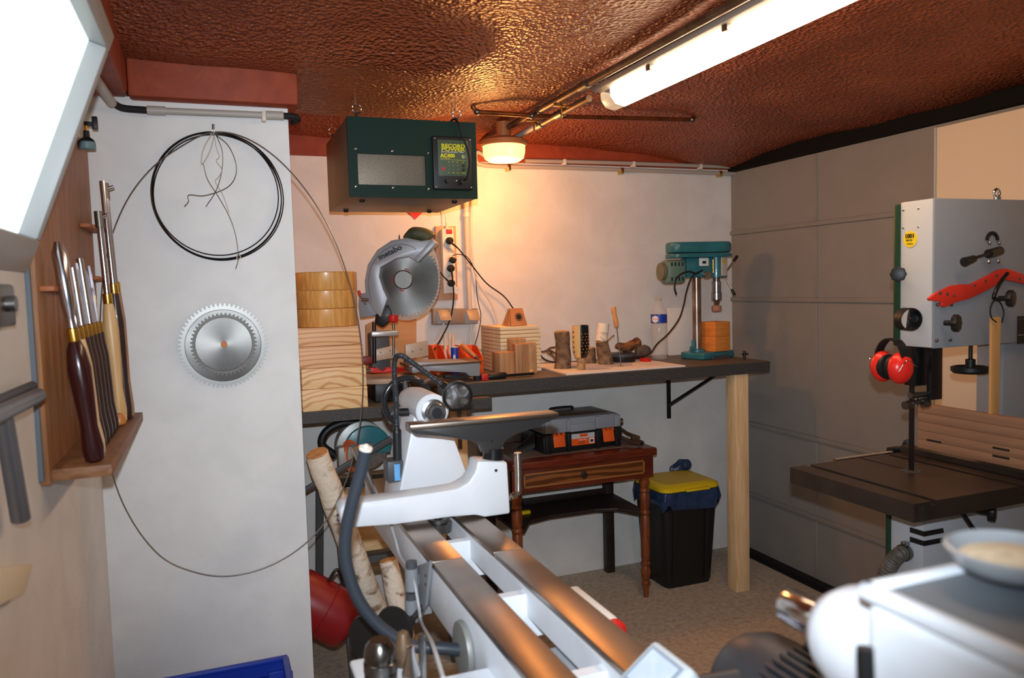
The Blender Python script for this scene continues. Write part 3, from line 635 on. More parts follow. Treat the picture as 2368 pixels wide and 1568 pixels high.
lb_ = thing('workbench', 'lower charcoal worktop beside the pillar holding the mitre saw', 'workbench', (.62, 3.1, 0))
MB().bb((.238, 2.845, LH - .042), (.998, YB - .001, LH), .002).build('worktop', K['worktop'], lb_)
MB().bb((.238, 2.842, LH - .041), (1.0, 2.8455, LH - .001)).bb((.9975, 2.843, LH - .041), (1.0005, YB - .003, LH - .001)).build('edge_band', K['edge'], lb_, 'speckled dark edge band')
MB().bb((.845, 2.89, 0), (.91, 2.955, LH - .042), .002).build('post', K['pine'], lb_, 'pale pine post')
MB().bb((.872, 2.883, LH - .20), (.886, 2.89, LH - .042), .001).build('steel_strap', K['steeld'], lb_)

ORD = ['top', 'second', 'third', 'fourth', 'fifth', 'sixth', 'seventh', 'eighth', 'ninth', 'tenth', 'eleventh', 'twelfth']
# stack of turning blanks beside the pillar
yk_ = 2.852; z = LH + .0005
K['blank2'] = mat('olive_ash_blank', (206, 148, 104), .5, c2=(238, 192, 144), kind='rings', scale=8, dist=4, detail=2, stretch=(.3, .5, 2.6), ramp=(.0, .4))
sq = [(.079, 696, 848, 0, 'blank', 'bottom square wood blank of the stack beside the pillar, bold wavy grain'), (.074, 697, 847, .002, 'blank', 'square wood blank second from the bottom of the stack by the pillar'),
      (.078, 694, 842, .004, 'blank2', 'square wood blank third from the bottom, plain straight grain'), (.066, 690, 837, .008, 'blank2', 'square wood blank just under the round varnished ones, arched grain')]
for h, pa, pb2, dy, mm, lab in sq:
    xa, xb = ay(pa, 860, yk_).x, ay(pb2, 860, yk_).x
    o = MB().bb((xa, yk_ + dy, z), (xb, yk_ + dy + .20, z + h), .002).build('wood_blank', K[mm]); solo(o, lab, 'wood blank', 'square wood blanks by the pillar'); z += h + .0012
xa, xb = ay(685, 700, yk_ + .1).x, ay(827, 700, yk_ + .1).x
for k, lab in enumerate(('lowest of three round varnished wood blanks by the pillar', 'middle one of three round varnished wood blanks', 'topmost round varnished wood blank of the stack by the pillar')):
    r_ = (xb - xa) / 2
    o = MB().lathe(((xa + xb) / 2 + .002 * (k - 1), yk_ + .008 + r_, z), (0, 0, 1), [(r_ - .002, 0), (r_, .003), (r_, .063), (r_ - .003, .066)], 72).build('wood_blank', K['varn']); solo(o, lab, 'wood blank', 'round wood blanks by the pillar'); z += .0672

# ------------------------------------------------------------------ mitre saw
ms = thing('mitre_saw', 'grey and black mitre saw with a large bare blade on the lower worktop', 'mitre saw', (.62, 3.0, LH))
K['sgrey'] = mat('cast_grey_aluminium', (158, 160, 166), .42, .25); K['sgrey2'] = mat('warm_lit_aluminium', (190, 164, 142), .45, .15)  # the second, tan aluminium has the warm lamp's reflection painted into its colour
xb0, xb1 = ay(860, 870, 2.93).x, ay(950, 870, 2.93).x
m = MB().bb((xb0 + .01, 2.935, LH + .0005), (xb1 - .004, 3.22, LH + .075), .008); m.build('base', K['black'], ms)
MB().lathe(((xb0 + xb1) / 2 - .01, 3.02, LH + .075), (0, 0, 1), [(.12, 0), (.122, .004), (.122, .018), (.118, .02)], 40).build('turntable', K['sgrey2'], ms)
zr1, zr0 = ay(890, 850, 2.90).z, ay(890, 863, 2.90).z
MB().prism([ay(853, 851, 2.90), ay(874, 851, 2.90), ay(880, 858, 2.90), ay(888, 858, 2.90), ay(894, 851, 2.90), ay(936, 849, 2.90), ay(937, 859, 2.90), ay(927, 862, 2.90), ay(857, 863, 2.90)], (0, .035, 0), .002).build('front_strip', K['red'], ms, 'red front strip')
MB().cyl(ay(857, 857, 2.9), ay(845, 857, 2.9), .008).build('lock_knob', K['chrome'], ms)
for px in (868, 930): MB().ball(ay(px, 885, 2.934), .004, (1, .4, 1), seg=10).build('screw', K['brass'], ms)
# fences
MB().prism([ay(937, 797, 3.06), ay(990, 788, 3.06), ay(991, 822, 3.06), ay(939, 832, 3.06)], (0, .012, 0), .001).build('fence', K['sgrey2'], ms)
for px, py in ((954, 813), (973, 808)): MB().cyl(ay(px, py, 3.0602), ay(px, py, 3.059), .003, seg=10).build('hole', K['black'], ms)
MB().prism([ay(863, 818, 3.04), ay(868, 808, 3.04), ay(909, 800, 3.04), ay(923, 816, 3.04), ay(920, 826, 3.04), ay(863, 836, 3.04)], (0, .012, 0), .001).build('fence', K['sgrey2'], ms)
for px, py in ((880, 815), (902, 811)): MB().cyl(ay(px, py, 3.0402), ay(px, py, 3.039), .003, seg=10).build('hole', K['black'], ms)
# side extension with foot, over the long worktop
ye = 2.945
MB().prism([ay(953, 838, ye), ay(1107, 836, ye), ay(1111, 842, ye), ay(1110, 870, ye), ay(1086, 870, ye), ay(1078, 862, ye), ay(985, 858, ye), ay(953, 864, ye)], (0, .15, 0), .003).build('side_extension', K['sgrey'], ms)
e0, e1 = ay(945, 838, ye), ay(1113, 838, ye)
MB().bb((e0.x, ye - .004, e1.z - .002), (e1.x, ye + .16, e1.z + .006), .002).build('extension_top', mat('bronze_dark_plate', (116, 92, 72), .35, .5), ms)
MB().bb(ay(988, 842, ye - .0) - V((.002, .004, .0)), ay(992, 862, ye) + V((.002, .002, .0))).build('seam', K['sgrey'], ms)
q = az(1102, 879, BH); MB().cyl((q.x, 2.965, BH + .0004), (q.x, 2.965, BH + .022), .017).build('rubber_foot', K['rubber'], ms)
# arm, guard, blade
yB_ = 3.035; cB = ay(933, 647, yB_); rB = .150; th = math.radians(22)
def bpt(px, py, off=0):                      # point of the tilted blade plane through the arbor
    d = ray(px, py); n_ = V((-math.sin(th), -math.cos(th), 0)); o_ = cB + n_ * off
    return EYEV + d * ((o_ - EYEV).dot(n_) / d.dot(n_))
nB = V((-math.sin(th), -math.cos(th), 0)); uB = V((math.cos(th), -math.sin(th), 0)); zB = V((0, 0, 1))
m = MB(); pts = []
for k in range(60):
    for f_, r_ in ((0, .93), (.15, 1), (.5, .99), (.62, .925)):
        a = 2 * math.pi * (k + f_) / 60; pts.append(cB + (uB * math.cos(a) + zB * math.sin(a)) * rB * r_)
m.prism(pts, nB * -.0025); bd = m.build('blade', K['disc'], ms, 'large toothed steel blade')
MB().lathe(cB, nB, [(.038, 0), (.038, .004), (.034, .007)], 32).lathe(cB, nB, [(.009, .006), (.009, .012)], 6).build('flange', K['steeld'], bd, None, 20)
for a in (80, 0, 250):
    a = math.radians(a); MB().torus(cB + nB * .002, nB, .043, .0022, 10, 6, math.degrees(a) - 12, math.degrees(a) + 12).build('red_mark', K['red'], bd)
G = lambda L_, off=.012: [bpt(a, b2, off) for a, b2 in L_]
gout = [(880, 734), (862, 716), (846, 690), (843, 650), (850, 612), (872, 578), (905, 556), (940, 550), (975, 557), (1000, 553), (1008, 562), (1006, 570), (966, 607), (945, 594), (917, 598), (880, 618), (877, 640), (886, 668), (896, 690)]
MB().prism(G(gout, .03), nB * -.055, .003).build('blade_guard', K['sgrey'], ms, 'cast grey upper guard')
MB().prism(G([(1000, 553), (1009, 562), (967, 607), (958, 598)], .045), nB * -.075, .002).build('dust_chute', K['sgrey'], ms)
MB().tube([bpt(a, b2, .0335) for a, b2 in [(858, 700), (852, 650), (862, 610), (890, 578), (925, 565), (952, 570), (962, 578)]], .0009, 5, 5).build('guard_line', K['dgrey'], ms)
lt = (bpt(930, 574, .034) - bpt(878, 600, .034)).normalized(); lu = (-nB).cross(lt) * 1.0
if lu.z < 0: lu = -lu
text('metabo', bpt(878, 601.5, .0315), lt, lu, .030, K['black'], ms, 'lettering', width=(bpt(931, 576, .0315) - bpt(878, 601.5, .0315)).length, bold=.0012)
MB().tube([bpt(a, b2, .016) for a, b2 in [(1001, 575), (1012, 610), (1016, 650), (1008, 690), (985, 722), (950, 738), (915, 735), (893, 728)]], .0042, 8, 6).build('lower_guard', K['clear'], ms, 'clear plastic lower guard')
MB().prism([bpt(a, b2, -.012) for a, b2 in [(1000, 575), (1014, 620), (1017, 660), (1003, 700), (975, 730), (935, 739), (895, 728), (900, 690), (960, 690), (985, 650), (985, 600)]], nB * -.003).build('guard_cheek', K['clear'], ms)
MB().tube([bpt(936, 553, -.02), bpt(946, 546, -.02), bpt(958, 541, -.02), bpt(978, 543, -.02), bpt(992, 549, -.02), bpt(996, 553, -.02)], lambda t: .012 + .016 * min(1, t * 2.5, (1.02 - t) * 8), 16, 6).build('handle', mat('dark_green_grip', (52, 64, 46), .6, c2=(96, 92, 60), scale=8), ms, 'green rubber grip')
MB().prism([bpt(a, b2, .0) for a, b2 in [(830, 680), (850, 676), (880, 690), (890, 700), (872, 728), (860, 732), (832, 736), (828, 706)]], nB * -.05, .004).build('pivot_arm', K['sgrey'], ms)
MB().prism([bpt(a, b2, .01) for a, b2 in [(868, 728), (896, 704), (906, 724), (900, 744), (884, 758), (866, 748)]], nB * -.05, .004).build('lift_link', K['black'], ms)
MB().bb((cB.x - .13, yB_ + .06, LH + .06), (cB.x - .05, yB_ + .13, LH + .26), .01).build('pivot_column', K['dgrey'], ms)
MB().cyl(cB - nB * .05, cB - nB * .16, .055, .05, 28).build('motor', K['dgrey'], ms)
MB().cyl(ay(829, 672, 3.0), ay(833, 683, 3.0), .006).build('lock_pin', K['red'], ms); MB().cyl(ay(833, 683, 3.0), ay(846, 703, 3.0), .0035).build('pin_shaft', K['steeld'], ms)
MB().cyl(ay(835, 692, 2.99), ay(852, 693, 2.99), .0055).build('lever', K['chrome'], ms)
MB().cyl(ay(866, 838, 2.96), ay(865, 745, 2.96), .0075).build('clamp_post', K['blackm'], ms)
MB().bb(ay(858, 779, 2.955) - V((0, .014, 0)), ay(920, 764, 2.955) + V((0, .008, .001)), .005).build('clamp_arm', mat('silver_arm', (196, 192, 188), .35, .5), ms)
MB().cyl(ay(910, 822, 2.95), ay(910, 748, 2.95), .0045).build('clamp_screw', K['steeld'], ms)
MB().lathe(ay(910, 746, 2.95), (0, 0, 1), [(.008, 0), (.017, .004), (.019, .01), (.019, .027), (.016, .03)], 10).build('clamp_knob', K['red'], ms, 'red clamp knob')
MB().bb(ay(844, 838, 2.97) - V((.01, .01, .006)), ay(862, 824, 2.97) + V((0, .03, 0)), .004).build('bevel_lock', mat('dark_red', (120, 30, 30), .5), ms)
solo(MB().prism([ay(846, 752, 3.36), ay(880, 735, 3.36), ay(963, 736, 3.36), ay(963, 822, 3.36), V((ay(963, 822, 3.36).x, 3.36, LH + .001)), V((ay(846, 830, 3.36).x, 3.36, LH + .001))], (0, .018, 0), .001).build('plywood_panel', mat('plywood_tan', (196, 150, 104), .6, c2=(180, 134, 90), scale=10, stretch=(.4, 3, 3))), 'tan plywood panel standing behind the mitre saw', 'wood panel')
b_ = bpy.data.objects['plywood_panel']

# ------------------------------------------------------------------ things on the long worktop
zt = BH + .0005
def onb(px, py): return az(px, py, zt)
def solidbox(name, px0, px1, pyt, pyb, y, depth, m, label, cat, rot=0, group=None, bev=.0015):
    a, b2 = ay(px0, pyb, y), ay(px1, pyt, y)
    w2, h2 = b2.x - a.x, b2.z - zt
    o = MB().box((0, 0, h2 / 2), (w2, depth, h2), Matrix.Rotation(rot, 3, 'Z'), bev).build(name, m)
    o.location = ((a.x + b2.x) / 2, y + depth / 2, zt)
    o['label'] = label; o['category'] = cat
    if group: o['group'] = group
    return o
# orange bins with contents
def bin_(label, px0, px1, pyt, pyb, y, d):
    a, b2 = ay(px0, pyb, y), ay(px1, pyt, y); x0_, x1_, h2 = a.x, b2.x, b2.z - zt
    t_ = thing('storage_bin', label, 'storage bin', ((x0_ + x1_) / 2, y, zt), 'orange storage bins behind the saw extension')
    m = MB().bb((x0_, y, zt), (x1_, y + d, zt + .004)).bb((x0_, y, zt), (x1_, y + .003, zt + h2 * .55), .001).bb((x0_, y + d - .003, zt), (x1_, y + d, zt + h2), .001)
    for xx in (x0_, x1_ - .003): m.prism([(xx, y, zt), (xx, y + d, zt), (xx, y + d, zt + h2), (xx, y + d * .55, zt + h2), (xx, y, zt + h2 * .55)], (.003, 0, 0))
    m.build('tray', K['orange'], t_); MB().bb((x0_ - .002, y - .003, zt + h2 * .5), (x1_ + .002, y + .002, zt + h2 * .56), .001).build('rim', K['orange'], t_); return t_
bin_('left orange storage bin, behind the saw fence', 1010, 1032, 801, 840, 3.20, .14)
bin_('middle orange storage bin beside the blue can', 1044, 1077, 802, 840, 3.19, .15)
bin_('right orange storage bin with the carving tool lying across it', 1081, 1117, 802, 840, 3.20, .15)
for k, (px, pyt, lab) in enumerate(((1029, 772, 'left white-nozzled glue bottle behind the orange bins'), (1040, 771, 'middle clear-nozzled glue bottle behind the orange bins'), (1047, 772, 'right white-nozzled glue bottle by the blue can'))):
    q = ay(px, pyt, 3.27 + .015 * (k == 1)); h2 = q.z - zt
    t_ = thing('glue_bottle', lab, 'bottle', (q.x, q.y, zt), 'glue bottles behind the orange bins')
    MB().lathe((q.x, q.y, zt), (0, 0, 1), [(.014, 0), (.015, .003), (.015, h2 * .45), (.011, h2 * .52)], 20).build('body', mat('milky_plastic', (226, 212, 196), .4), t_)
    MB().lathe((q.x, q.y, zt + h2 * .52), (0, 0, 1), [(.0105, 0), (.009, h2 * .12), (.0055, h2 * .42), (.0045, h2 * .48)], 16).build('nozzle', mat('ivory_nozzle', (232, 206, 176), .4), t_)
q = ay(1051, 803, 3.15); h2 = q.z - zt
t_ = thing('can', 'small blue can with white writing among the orange bins', 'can', (q.x, 3.15, zt))
MB().lathe((q.x, 3.15, zt), (0, 0, 1), [(.016, 0), (.0165, .002), (.0165, h2 - .003), (.015, h2)], 28).build('body', K['blue'], t_); MB().cyl((q.x, 3.15, zt + h2 - .001), (q.x, 3.15, zt + h2 + .003), .0155).build('lid', K['cream'], t_)
MB().bb((q.x - .012, 3.1332, zt + h2 * .4), (q.x - .002, 3.1345, zt + h2 * .75)).build('label_patch', K['wlet'], t_)
a, b2 = ay(1066, 797, 3.22), ay(1108, 832, 3.17); d = (b2 - a)
t_ = thing('carving_tool', 'carving tool with a turned wood handle lying across the right orange bin', 'carving tool', (a + b2) / 2)
MB().lathe(a, d, [(.007, 0), (.0115, .006), (.011, d.length * .45), (.009, d.length * .78), (.008, d.length * .8)], 18).build('handle', mat('red_brown_handle', (206, 128, 74), .35), t_)
MB().lathe(a + d * .8, d, [(.0085, 0), (.0085, .01), (.004, .012), (.004, d.length * .22)], 14).build('ferrule', K['chrome'], t_)
q = onb(1139, 846); t_ = thing('turned_dish', 'small pale turned wooden dish lying left of the wood cubes', 'dish', (q.x, 3.06, zt))
MB().lathe((q.x, 3.06, zt), (0, 0, 1), [(.022, 0), (.036, .004), (.038, .014), (.034, .018), (.026, .019)], 36).build('flange', mat('pale_turned', (226, 186, 140), .5), t_); MB().lathe((q.x, 3.06, zt + .018), (0, 0, 1), [(.026, 0), (.026, .014), (.02, .016)], 32).build('spigot', K['pineh'], t_)
# cut blocks
K['blockw'] = mat('streaky_block', (206, 150, 104), .6, c2=(158, 106, 66), scale=14, stretch=(3, 3, .15), dist=1)
solidbox('wood_block', 1152, 1192, 814, 848, 2.995, .07, K['blockw'], 'squat pale wood cube in front of the thin board stack', 'wood block', .12)
solidbox('wood_block', 1195, 1224, 795, 849, 2.985, .05, K['blockw'], 'upright wood block with darker streaks right of the squat cube', 'wood block', -.1)
solidbox('wood_block', 1184, 1215, 783, 846, 3.05, .05, K['wood'], 'tilted taller wood block behind the streaky upright one', 'wood block', .25)
solidbox('wood_block', 1219, 1241, 792, 844, 3.06, .05, K['wood'], 'plain upright wood block at the right of the block group', 'wood block', -.05)
# stack of thin boards
K['creamw'] = mat('pale_cream_board', (244, 222, 178), .6, c2=(234, 206, 158), scale=14, stretch=(.3, 3, 3))
yS = 3.13; a, b2 = ay(1178, 840, yS), ay(1250, 752, yS); nB_ = 12; hh = (b2.z - zt) / nB_
for k in range(nB_):
    lab = f'{ORD[nB_ - 1 - k]} board {"of" if k == nB_ - 1 else "from the top of"} the stack of pale thin boards against the back wall'
    o = MB().bb((a.x - .038, yS, zt + hh * k + .0005), (b2.x - .003 * (k % 3), yS + .26, zt + hh * (k + 1) - .0012), .0012).build('thin_board', K['creamw'])
    solo(o, lab, 'board', 'thin boards stacked by the back wall')
st = thing('wood_stand', 'small wedge-shaped wooden stand with a round burnt emblem on the thin board stack', 'stand', (1.3, 3.2, b2.z))
yW = yS + .03; zS = b2.z + .0006
P = [ay(1176, 752, yW), ay(1220, 753, yW), ay(1214, 713, yW), ay(1184, 714, yW)]
for p in P[:2]: p.z = zS
MB().prism([V((P[0].x + .012, yW, zS)), V((P[1].x, yW, zS)), V((P[2].x, yW + .03, P[2].z)), V((P[3].x + .004, yW + .03, P[3].z))], (0, .01, 0), .001).build('front_board', mat('stand_wood', (190, 130, 84), .6, c2=(172, 112, 70), scale=16), st)
MB().prism([V((P[0].x, yW + .075, zS)), V((P[1].x - .01, yW + .075, zS)), V((P[2].x, yW + .042, P[2].z)), V((P[3].x, yW + .042, P[3].z))], (0, .01, 0), .001).build('back_board', K['wood'], st)
MB().prism([V((P[0].x + .004, yW + .012, zS)), V((P[0].x + .004, yW + .075, zS)), V((P[3].x + .004, yW + .045, P[3].z - .004)), V((P[3].x + .004, yW + .034, P[3].z - .004))], (.006, 0, 0)).build('side_board', K['blockw'], st)
ec = V(((P[0].x + P[1].x + .012) / 2 + .004, 0, (zS + P[2].z) / 2)); ec.y = yW + .0145
tn = V((0, -(P[2].z - zS), .03)).normalized()
MB().cyl(ec + tn * .0, ec + tn * .0012, .0125, seg=32).build('burnt_disc', K['black'], st); MB().torus(ec + tn * .0008, tn, .0175, .0012, 40, 6).build('burnt_ring', mat('scorched', (70, 40, 20), .7), st)
# clamp
t_ = thing('bar_clamp', 'small bar clamp with red jaw and black handle lying on the worktop edge', 'clamp', onb(1170, 858))
yc_ = 2.95; a, b2, c_ = ay(1112, 852, yc_), ay(1168, 856, yc_), ay(1234, 853, yc_)
MB().bb((a.x, yc_ - .012, zt), (a.x + .028, yc_ + .012, zt + .024), .004).build('jaw', K['red'], t_); MB().lathe((a.x + .026, yc_, zt + .014), (1, 0, 0), [(.009, 0), (.0135, .01), (.0135, .075), (.010, .082)], 18).build('handle', K['black'], t_); MB().bb((b2.x - .01, yc_ - .004, zt + .008), (c_.x, yc_ + .004, zt + .018)).build('bar', K['blackm'], t_)
t_ = thing('mitre_gauge', 'dark flat tool lying under the saw extension on the worktop edge', 'hand tool', onb(1030, 875))
MB().prism([onb(1010, 872) , onb(1032, 862), onb(1085, 872), onb(1060, 876)], (0, 0, .008), .001).build('blade', K['dgrey'], t_); MB().bb(onb(1030, 875), onb(1075, 866) + V((0, 0, .012)), .002).build('stock', K['black'], t_)
# papers
K['paper'] = mat('white_paper', (238, 230, 224), .8)
solo(MB().prism([onb(1226, 845), onb(1310, 868), onb(1585, 848), onb(1493, 834)], (0, 0, .006)).build('drawing_board', mat('white_board', (240, 228, 220), .6)), 'large white board lying flat on the long worktop', 'board')
def onp(px, py): return az(px, py, zt + .0068)
solo(MB().prism([onp(1292, 841), onp(1335, 852), onp(1464, 846), onp(1456, 836)], (0, 0, .0007)).build('paper_sheet', mat('sketched_paper', (200, 194, 202), .8, c2=(168, 164, 178), scale=7, ramp=(.45, .75))), 'smudged paper sheet on the white board, under the carved cup', 'paper')
# wood pieces and cup
q = onb(1303, 838); yl_ = 3.13
def log_(name, p0, p1, r0, r1, m, label, cat='log', top=None, amt=.006, group=None):
    t_ = thing(name, label, cat, p0, group)
    d = (V(p1) - V(p0)); n_ = 14
    MB().tube([V(p0) + d * i / n_ for i in range(n_ + 1)], lambda t: r0 + (r1 - r0) * t, 18, raw=True).jitter(amt, 16).build('bark', m, t_, ang=60)
    e = V(p1) + d.normalized() * .0015; MB().cyl(V(p1) - d.normalized() * .012, e + d.normalized() * .004, r1 * .92, r1 * .9, 22).jitter(amt * .6, 16).build('cut_end', K['wood'], t_)
    return t_
a = ay(1302, 838, 3.12); a.z = zt + .001
log_('wood_piece', a, ay(1300, 768, 3.12), .036, .033, K['barkd'], 'upright piece of brown branch left of the black and cream cup')
a = ay(1362, 838, 3.25); a.z = zt + .001
log_('wood_piece', a, ay(1362, 806, 3.25), .034, .03, K['barkd'], 'short branch stub behind the black and cream cup')
a = ay(1402, 836, 3.16); a.z = zt + .001; t_ = log_('wood_piece', a, ay(1391, 790, 3.16), .036, .027, K['barkd'], 'leaning forked branch piece with pale birch top')
MB().tube([ay(1391, 788, 3.16), ay(1396, 748, 3.16)], .026, 16, raw=True).jitter(.002, 20).build('pale_bark', K['bark'], t_, 'pale birch bark', ang=60)
MB().tube([ay(1405, 788, 3.14), ay(1413, 780, 3.13), ay(1419, 776, 3.13)], .0025, 6).ball(ay(1419, 776, 3.13), .004, seg=8).build('twig', K['barkd'], t_)
cc = ay(1344, 848, 3.03); cc.z = zt + .0076
t_ = thing('carved_cup', 'black and cream carved goblet standing on a cork foot', 'goblet', cc)
cy_ = 3.03; zc = ay(1344, 829, cy_).z; zt2 = ay(1344, 752, cy_).z
MB().lathe(cc, (0, 0, 1), [(.0175, 0), (.018, .004), (.0185, zc - cc.z - .002), (.016, zc - cc.z + .004)], 24).build('cork_foot', mat('cork', (196, 158, 110), .85, c2=(160, 120, 80), scale=60, bump=.3), t_)
hC = zt2 - zc
prC = [(.012, 0), (.026, .008), (.034, .03), (.037, .06), (.0365, hC * .8), (.0355, hC), (.031, hC), (.032, hC * .7), (.029, .03), (.01, .012)]
def part_lathe(o, prof, a0, a1, n_=16):
    m = MB(); rings = []
    for i in range(n_ + 1):
        a = math.radians(a0 + (a1 - a0) * i / n_); rings.append([m.bm.verts.new(o + V((r * math.cos(a), r * math.sin(a), h))) for r, h in prof])
    for i in range(n_):
        for k in range(len(prof)): m.bm.faces.new((rings[i][k], rings[i][(k + 1) % len(prof)], rings[i + 1][(k + 1) % len(prof)], rings[i + 1][k]))
    m.bm.faces.new(rings[0]); m.bm.faces.new(rings[-1]); return m
oc = V((cc.x, cy_, zc))
part_lathe(oc, prC, -118, 60).build('black_side', mat('burnt_black_wood', (22, 21, 24), .3), t_, 'burnt black half')
part_lathe(oc, prC, 60, 242, 22).build('cream_side', mat('cream_turned_wood', (230, 190, 128), .45), t_, 'cream wood half')
hm_ = MB()
for i in range(3):
    for j in range(7):
        a = math.radians(-108 + 26 * i + 8 * (j % 2)); r = .0368; h = .03 + hC * .1 * j * .9
        hm_.ball(oc + V((r * math.cos(a), r * math.sin(a), h)), .0028, seg=8)
hm_.build('pale_dot', K['brass'], t_)
hm_ = MB()
for j in range(5): a = math.radians(-172); hm_.ball(oc + V((.0358 * math.cos(a), .0358 * math.sin(a), .03 + hC * .15 * j)), .004, seg=8)
hm_.build('hole', K['black'], t_)
t_ = thing('bent_root', 'dry tangle of root and bark left of the upright branch', 'root', onb(1272, 836))
for P in ([(1252, 813), (1262, 813), (1270, 806), (1286, 802)], [(1265, 815), (1276, 822), (1288, 830)], [(1260, 812), (1275, 812), (1287, 818)], [(1270, 808), (1280, 826), (1286, 836)]): MB().tube([ay(a, b2, 3.2) for a, b2 in P], .0045, 6, 5).jitter(.002, 60).build('strand', K['barkd'], t_)
solo(MB().tube([ay(1250, 822, 3.18), ay(1258, 830, 3.17), ay(1272, 836, 3.14), ay(1292, 838, 3.11)], .0035, 8, 6).build('cable', K['rubber']), 'short black cable end coming out behind the thin board stack', 'cable')
t_ = thing('awl', 'long screwdriver-like awl standing upright with a pale wood handle', 'awl', onb(1435, 829))
yA_ = 3.05; a, b2, c_ = ay(1436, 829, yA_), ay(1426, 753, yA_), ay(1418, 709, yA_)
a.z = zt + .0005
MB().tube([a, b2], .0025, 8, raw=True).build('shaft', K['steeld'], t_)
MB().lathe(b2, c_ - b2, [(.007, -.004), (.010, .0), (.0105, .03), (.009, .055), (.0115, .075), (.010, .084), (.006, .086)], 18).build('handle', mat('awl_wood', (226, 158, 92), .4), t_)
MB().lathe(a, (0, 0, 1), [(.02, 0), (.022, .002), (.02, .006), (.006, .008)], 20).build('brass_foot', K['brass'], t_)
bk = thing('bark_slab', 'rough lump of brown bark lying on a black tin', 'bark', onb(1458, 800))
m = MB().ball(ay(1456, 797, 3.24), .07, (1.12, .6, .30), seg=48); m.jitter(.026, 13).jitter(.014, 34).jitter(.005, 90); m.build('bark_lump', mat('rough_bark', (150, 104, 66), .9, c2=(84, 54, 36), scale=22, detail=8, bump=.6, bscale=50), bk, ang=20)
q = ay(1440, 830, 3.22); t_ = thing('tin', 'round black tin under the bark lump', 'tin', (q.x, 3.22, zt))
MB().lathe((q.x, 3.23, zt), (0, 0, 1), [(.062, 0), (.064, .003), (.064, .034)], 36).build('body', K['black'], t_); MB().lathe((q.x, 3.23, zt + .032), (0, 0, 1), [(.066, 0), (.066, .012), (.06, .015)], 36).build('lid', K['dgrey'], t_)
m = MB().ball(ay(1486, 812, 3.20), .045, (1.0, .6, .62), seg=22); m.jitter(.012, 20); o = m.build('dark_stone', mat('grey_brown_lump', (96, 82, 70), .8, c2=(70, 60, 52), scale=20)); solo(o, 'grey-brown lump leaning on the right of the black tin', 'stone')
q = ay(1497, 826, 3.15); solo(MB().bb((q.x - .02, 3.14, zt), (q.x + .016, 3.19, zt + .022), .004).build('red_lid', K['red']), 'small red plastic lid left of the water bottle', 'lid')
# bottle
q = az(1525, 830, zt); q.y = 3.27; q.x = ay(1525, 830, 3.27).x; hB = ay(1524, 690, 3.27).z - zt
wb = thing('water_bottle', 'clear plastic water bottle with a blue label beside the drill press', 'bottle', (q.x, q.y, zt)); R_ = .0385
K['pet'] = mat('clear_bottle', (240, 238, 236), .08, alpha=.17, ior=1.5)
MB().lathe((q.x, q.y, zt), (0, 0, 1), [(.03, 0), (R_ * .97, .008), (R_, .03), (R_ * .96, hB * .14), (R_, hB * .17), (R_ * .96, hB * .24), (R_, hB * .27), (R_ * .96, hB * .34), (R_, hB * .37), (R_ * .96, hB * .44), (R_, hB * .47), (R_, hB * .74), (R_ * .9, hB * .8), (R_ * .45, hB * .92), (.0135, hB * .945), (.0135, hB)], 36).build('bottle_body', K['pet'], wb, 'clear ribbed bottle')
MB().lathe((q.x, q.y, zt + hB * .60), (0, 0, 1), [(R_ + .0006, 0), (R_ + .0006, hB * .14), (R_ + .0002, hB * .14), (R_ + .0002, 0)], 36, closed=True).build('label_band', K['blue'], wb, 'blue paper label')
MB().lathe((q.x, q.y, zt + hB * .985), (0, 0, 1), [(.0145, 0), (.0145, hB * .02), (.013, hB * .022)], 20).build('neck_ring', K['clear'], wb)
dv = V((-q.x, -q.y, 0)).normalized(); pc_ = V((q.x, q.y, zt + hB * .665)) + Matrix.Rotation(-.45, 3, 'Z') @ dv * (R_ + .0005)
nl_ = Matrix.Rotation(-.45, 3, 'Z') @ dv; rl = V((0, 0, 1)).cross(nl_)
MB().lathe(pc_, nl_, [(.017, 0), (.017, .0012)], 24).build('label_oval', K['wlet'], wb); text('CRISTALINE', pc_ + nl_ * .0014 - rl * .0185 - V((0, 0, .002)), rl, (0, 0, 1), .0068, K['red'], wb)
solo(MB().bb((ay(1546, 770, 3.40).x, 3.40, zt), (ay(1625, 770, 3.40).x, 3.408, ay(1580, 711, 3.40).z), .001).build('white_panel', mat('white_panel', (236, 230, 222), .6)), 'white panel standing against the wall behind the bottle', 'panel')
o = bpy.data.objects['white_panel']
# ------------------------------------------------------------------ drill press
DA = -6
dc = V((ay(1611, 700, 3.20).x, 3.20, zt))
dp_ = thing('drill_press', 'small teal bench drill press with a bare steel column on the long worktop', 'drill press', (0, 0, 0))
hz = lambda py: ay(1611, py, 3.2).z - zt
def cap(x0_, x1_, r, z0_, z1_, n_=14, r2=None):
    r2 = r2 or r; pts = []
    for i in range(n_ + 1): a = -math.pi / 2 + math.pi * i / n_; pts.append(V((x1_ + r * math.cos(a), r * math.sin(a), z0_)))
    for i in range(n_ + 1): a = math.pi / 2 + math.pi * i / n_; pts.append(V((x0_ + r2 * math.cos(a), r2 * math.sin(a), z0_)))
    return pts, V((0, 0, z1_ - z0_))
zc0, zc1 = hz(596), hz(560)
pts = [V((-.075, -.07, 0)), V((.15, -.085, 0)), V((.15, .085, 0)), V((-.075, .07, 0))]
MB().prism(pts, (0, 0, .034), .008).build('base', K['teal'], dp_)
MB().prism([V((-.03, -.0855, 0)), V((.10, -.0905, 0)), V((.09, -.0895, .016)), V((-.02, -.0845, .016))], (0, .004, 0)).prism([V((.1505, -.05, 0)), V((.1505, .05, 0)), V((.1505, .04, .016)), V((.1505, -.04, .016))], (.002, 0, 0)).build('base_recess', K['dgrey'], dp_)
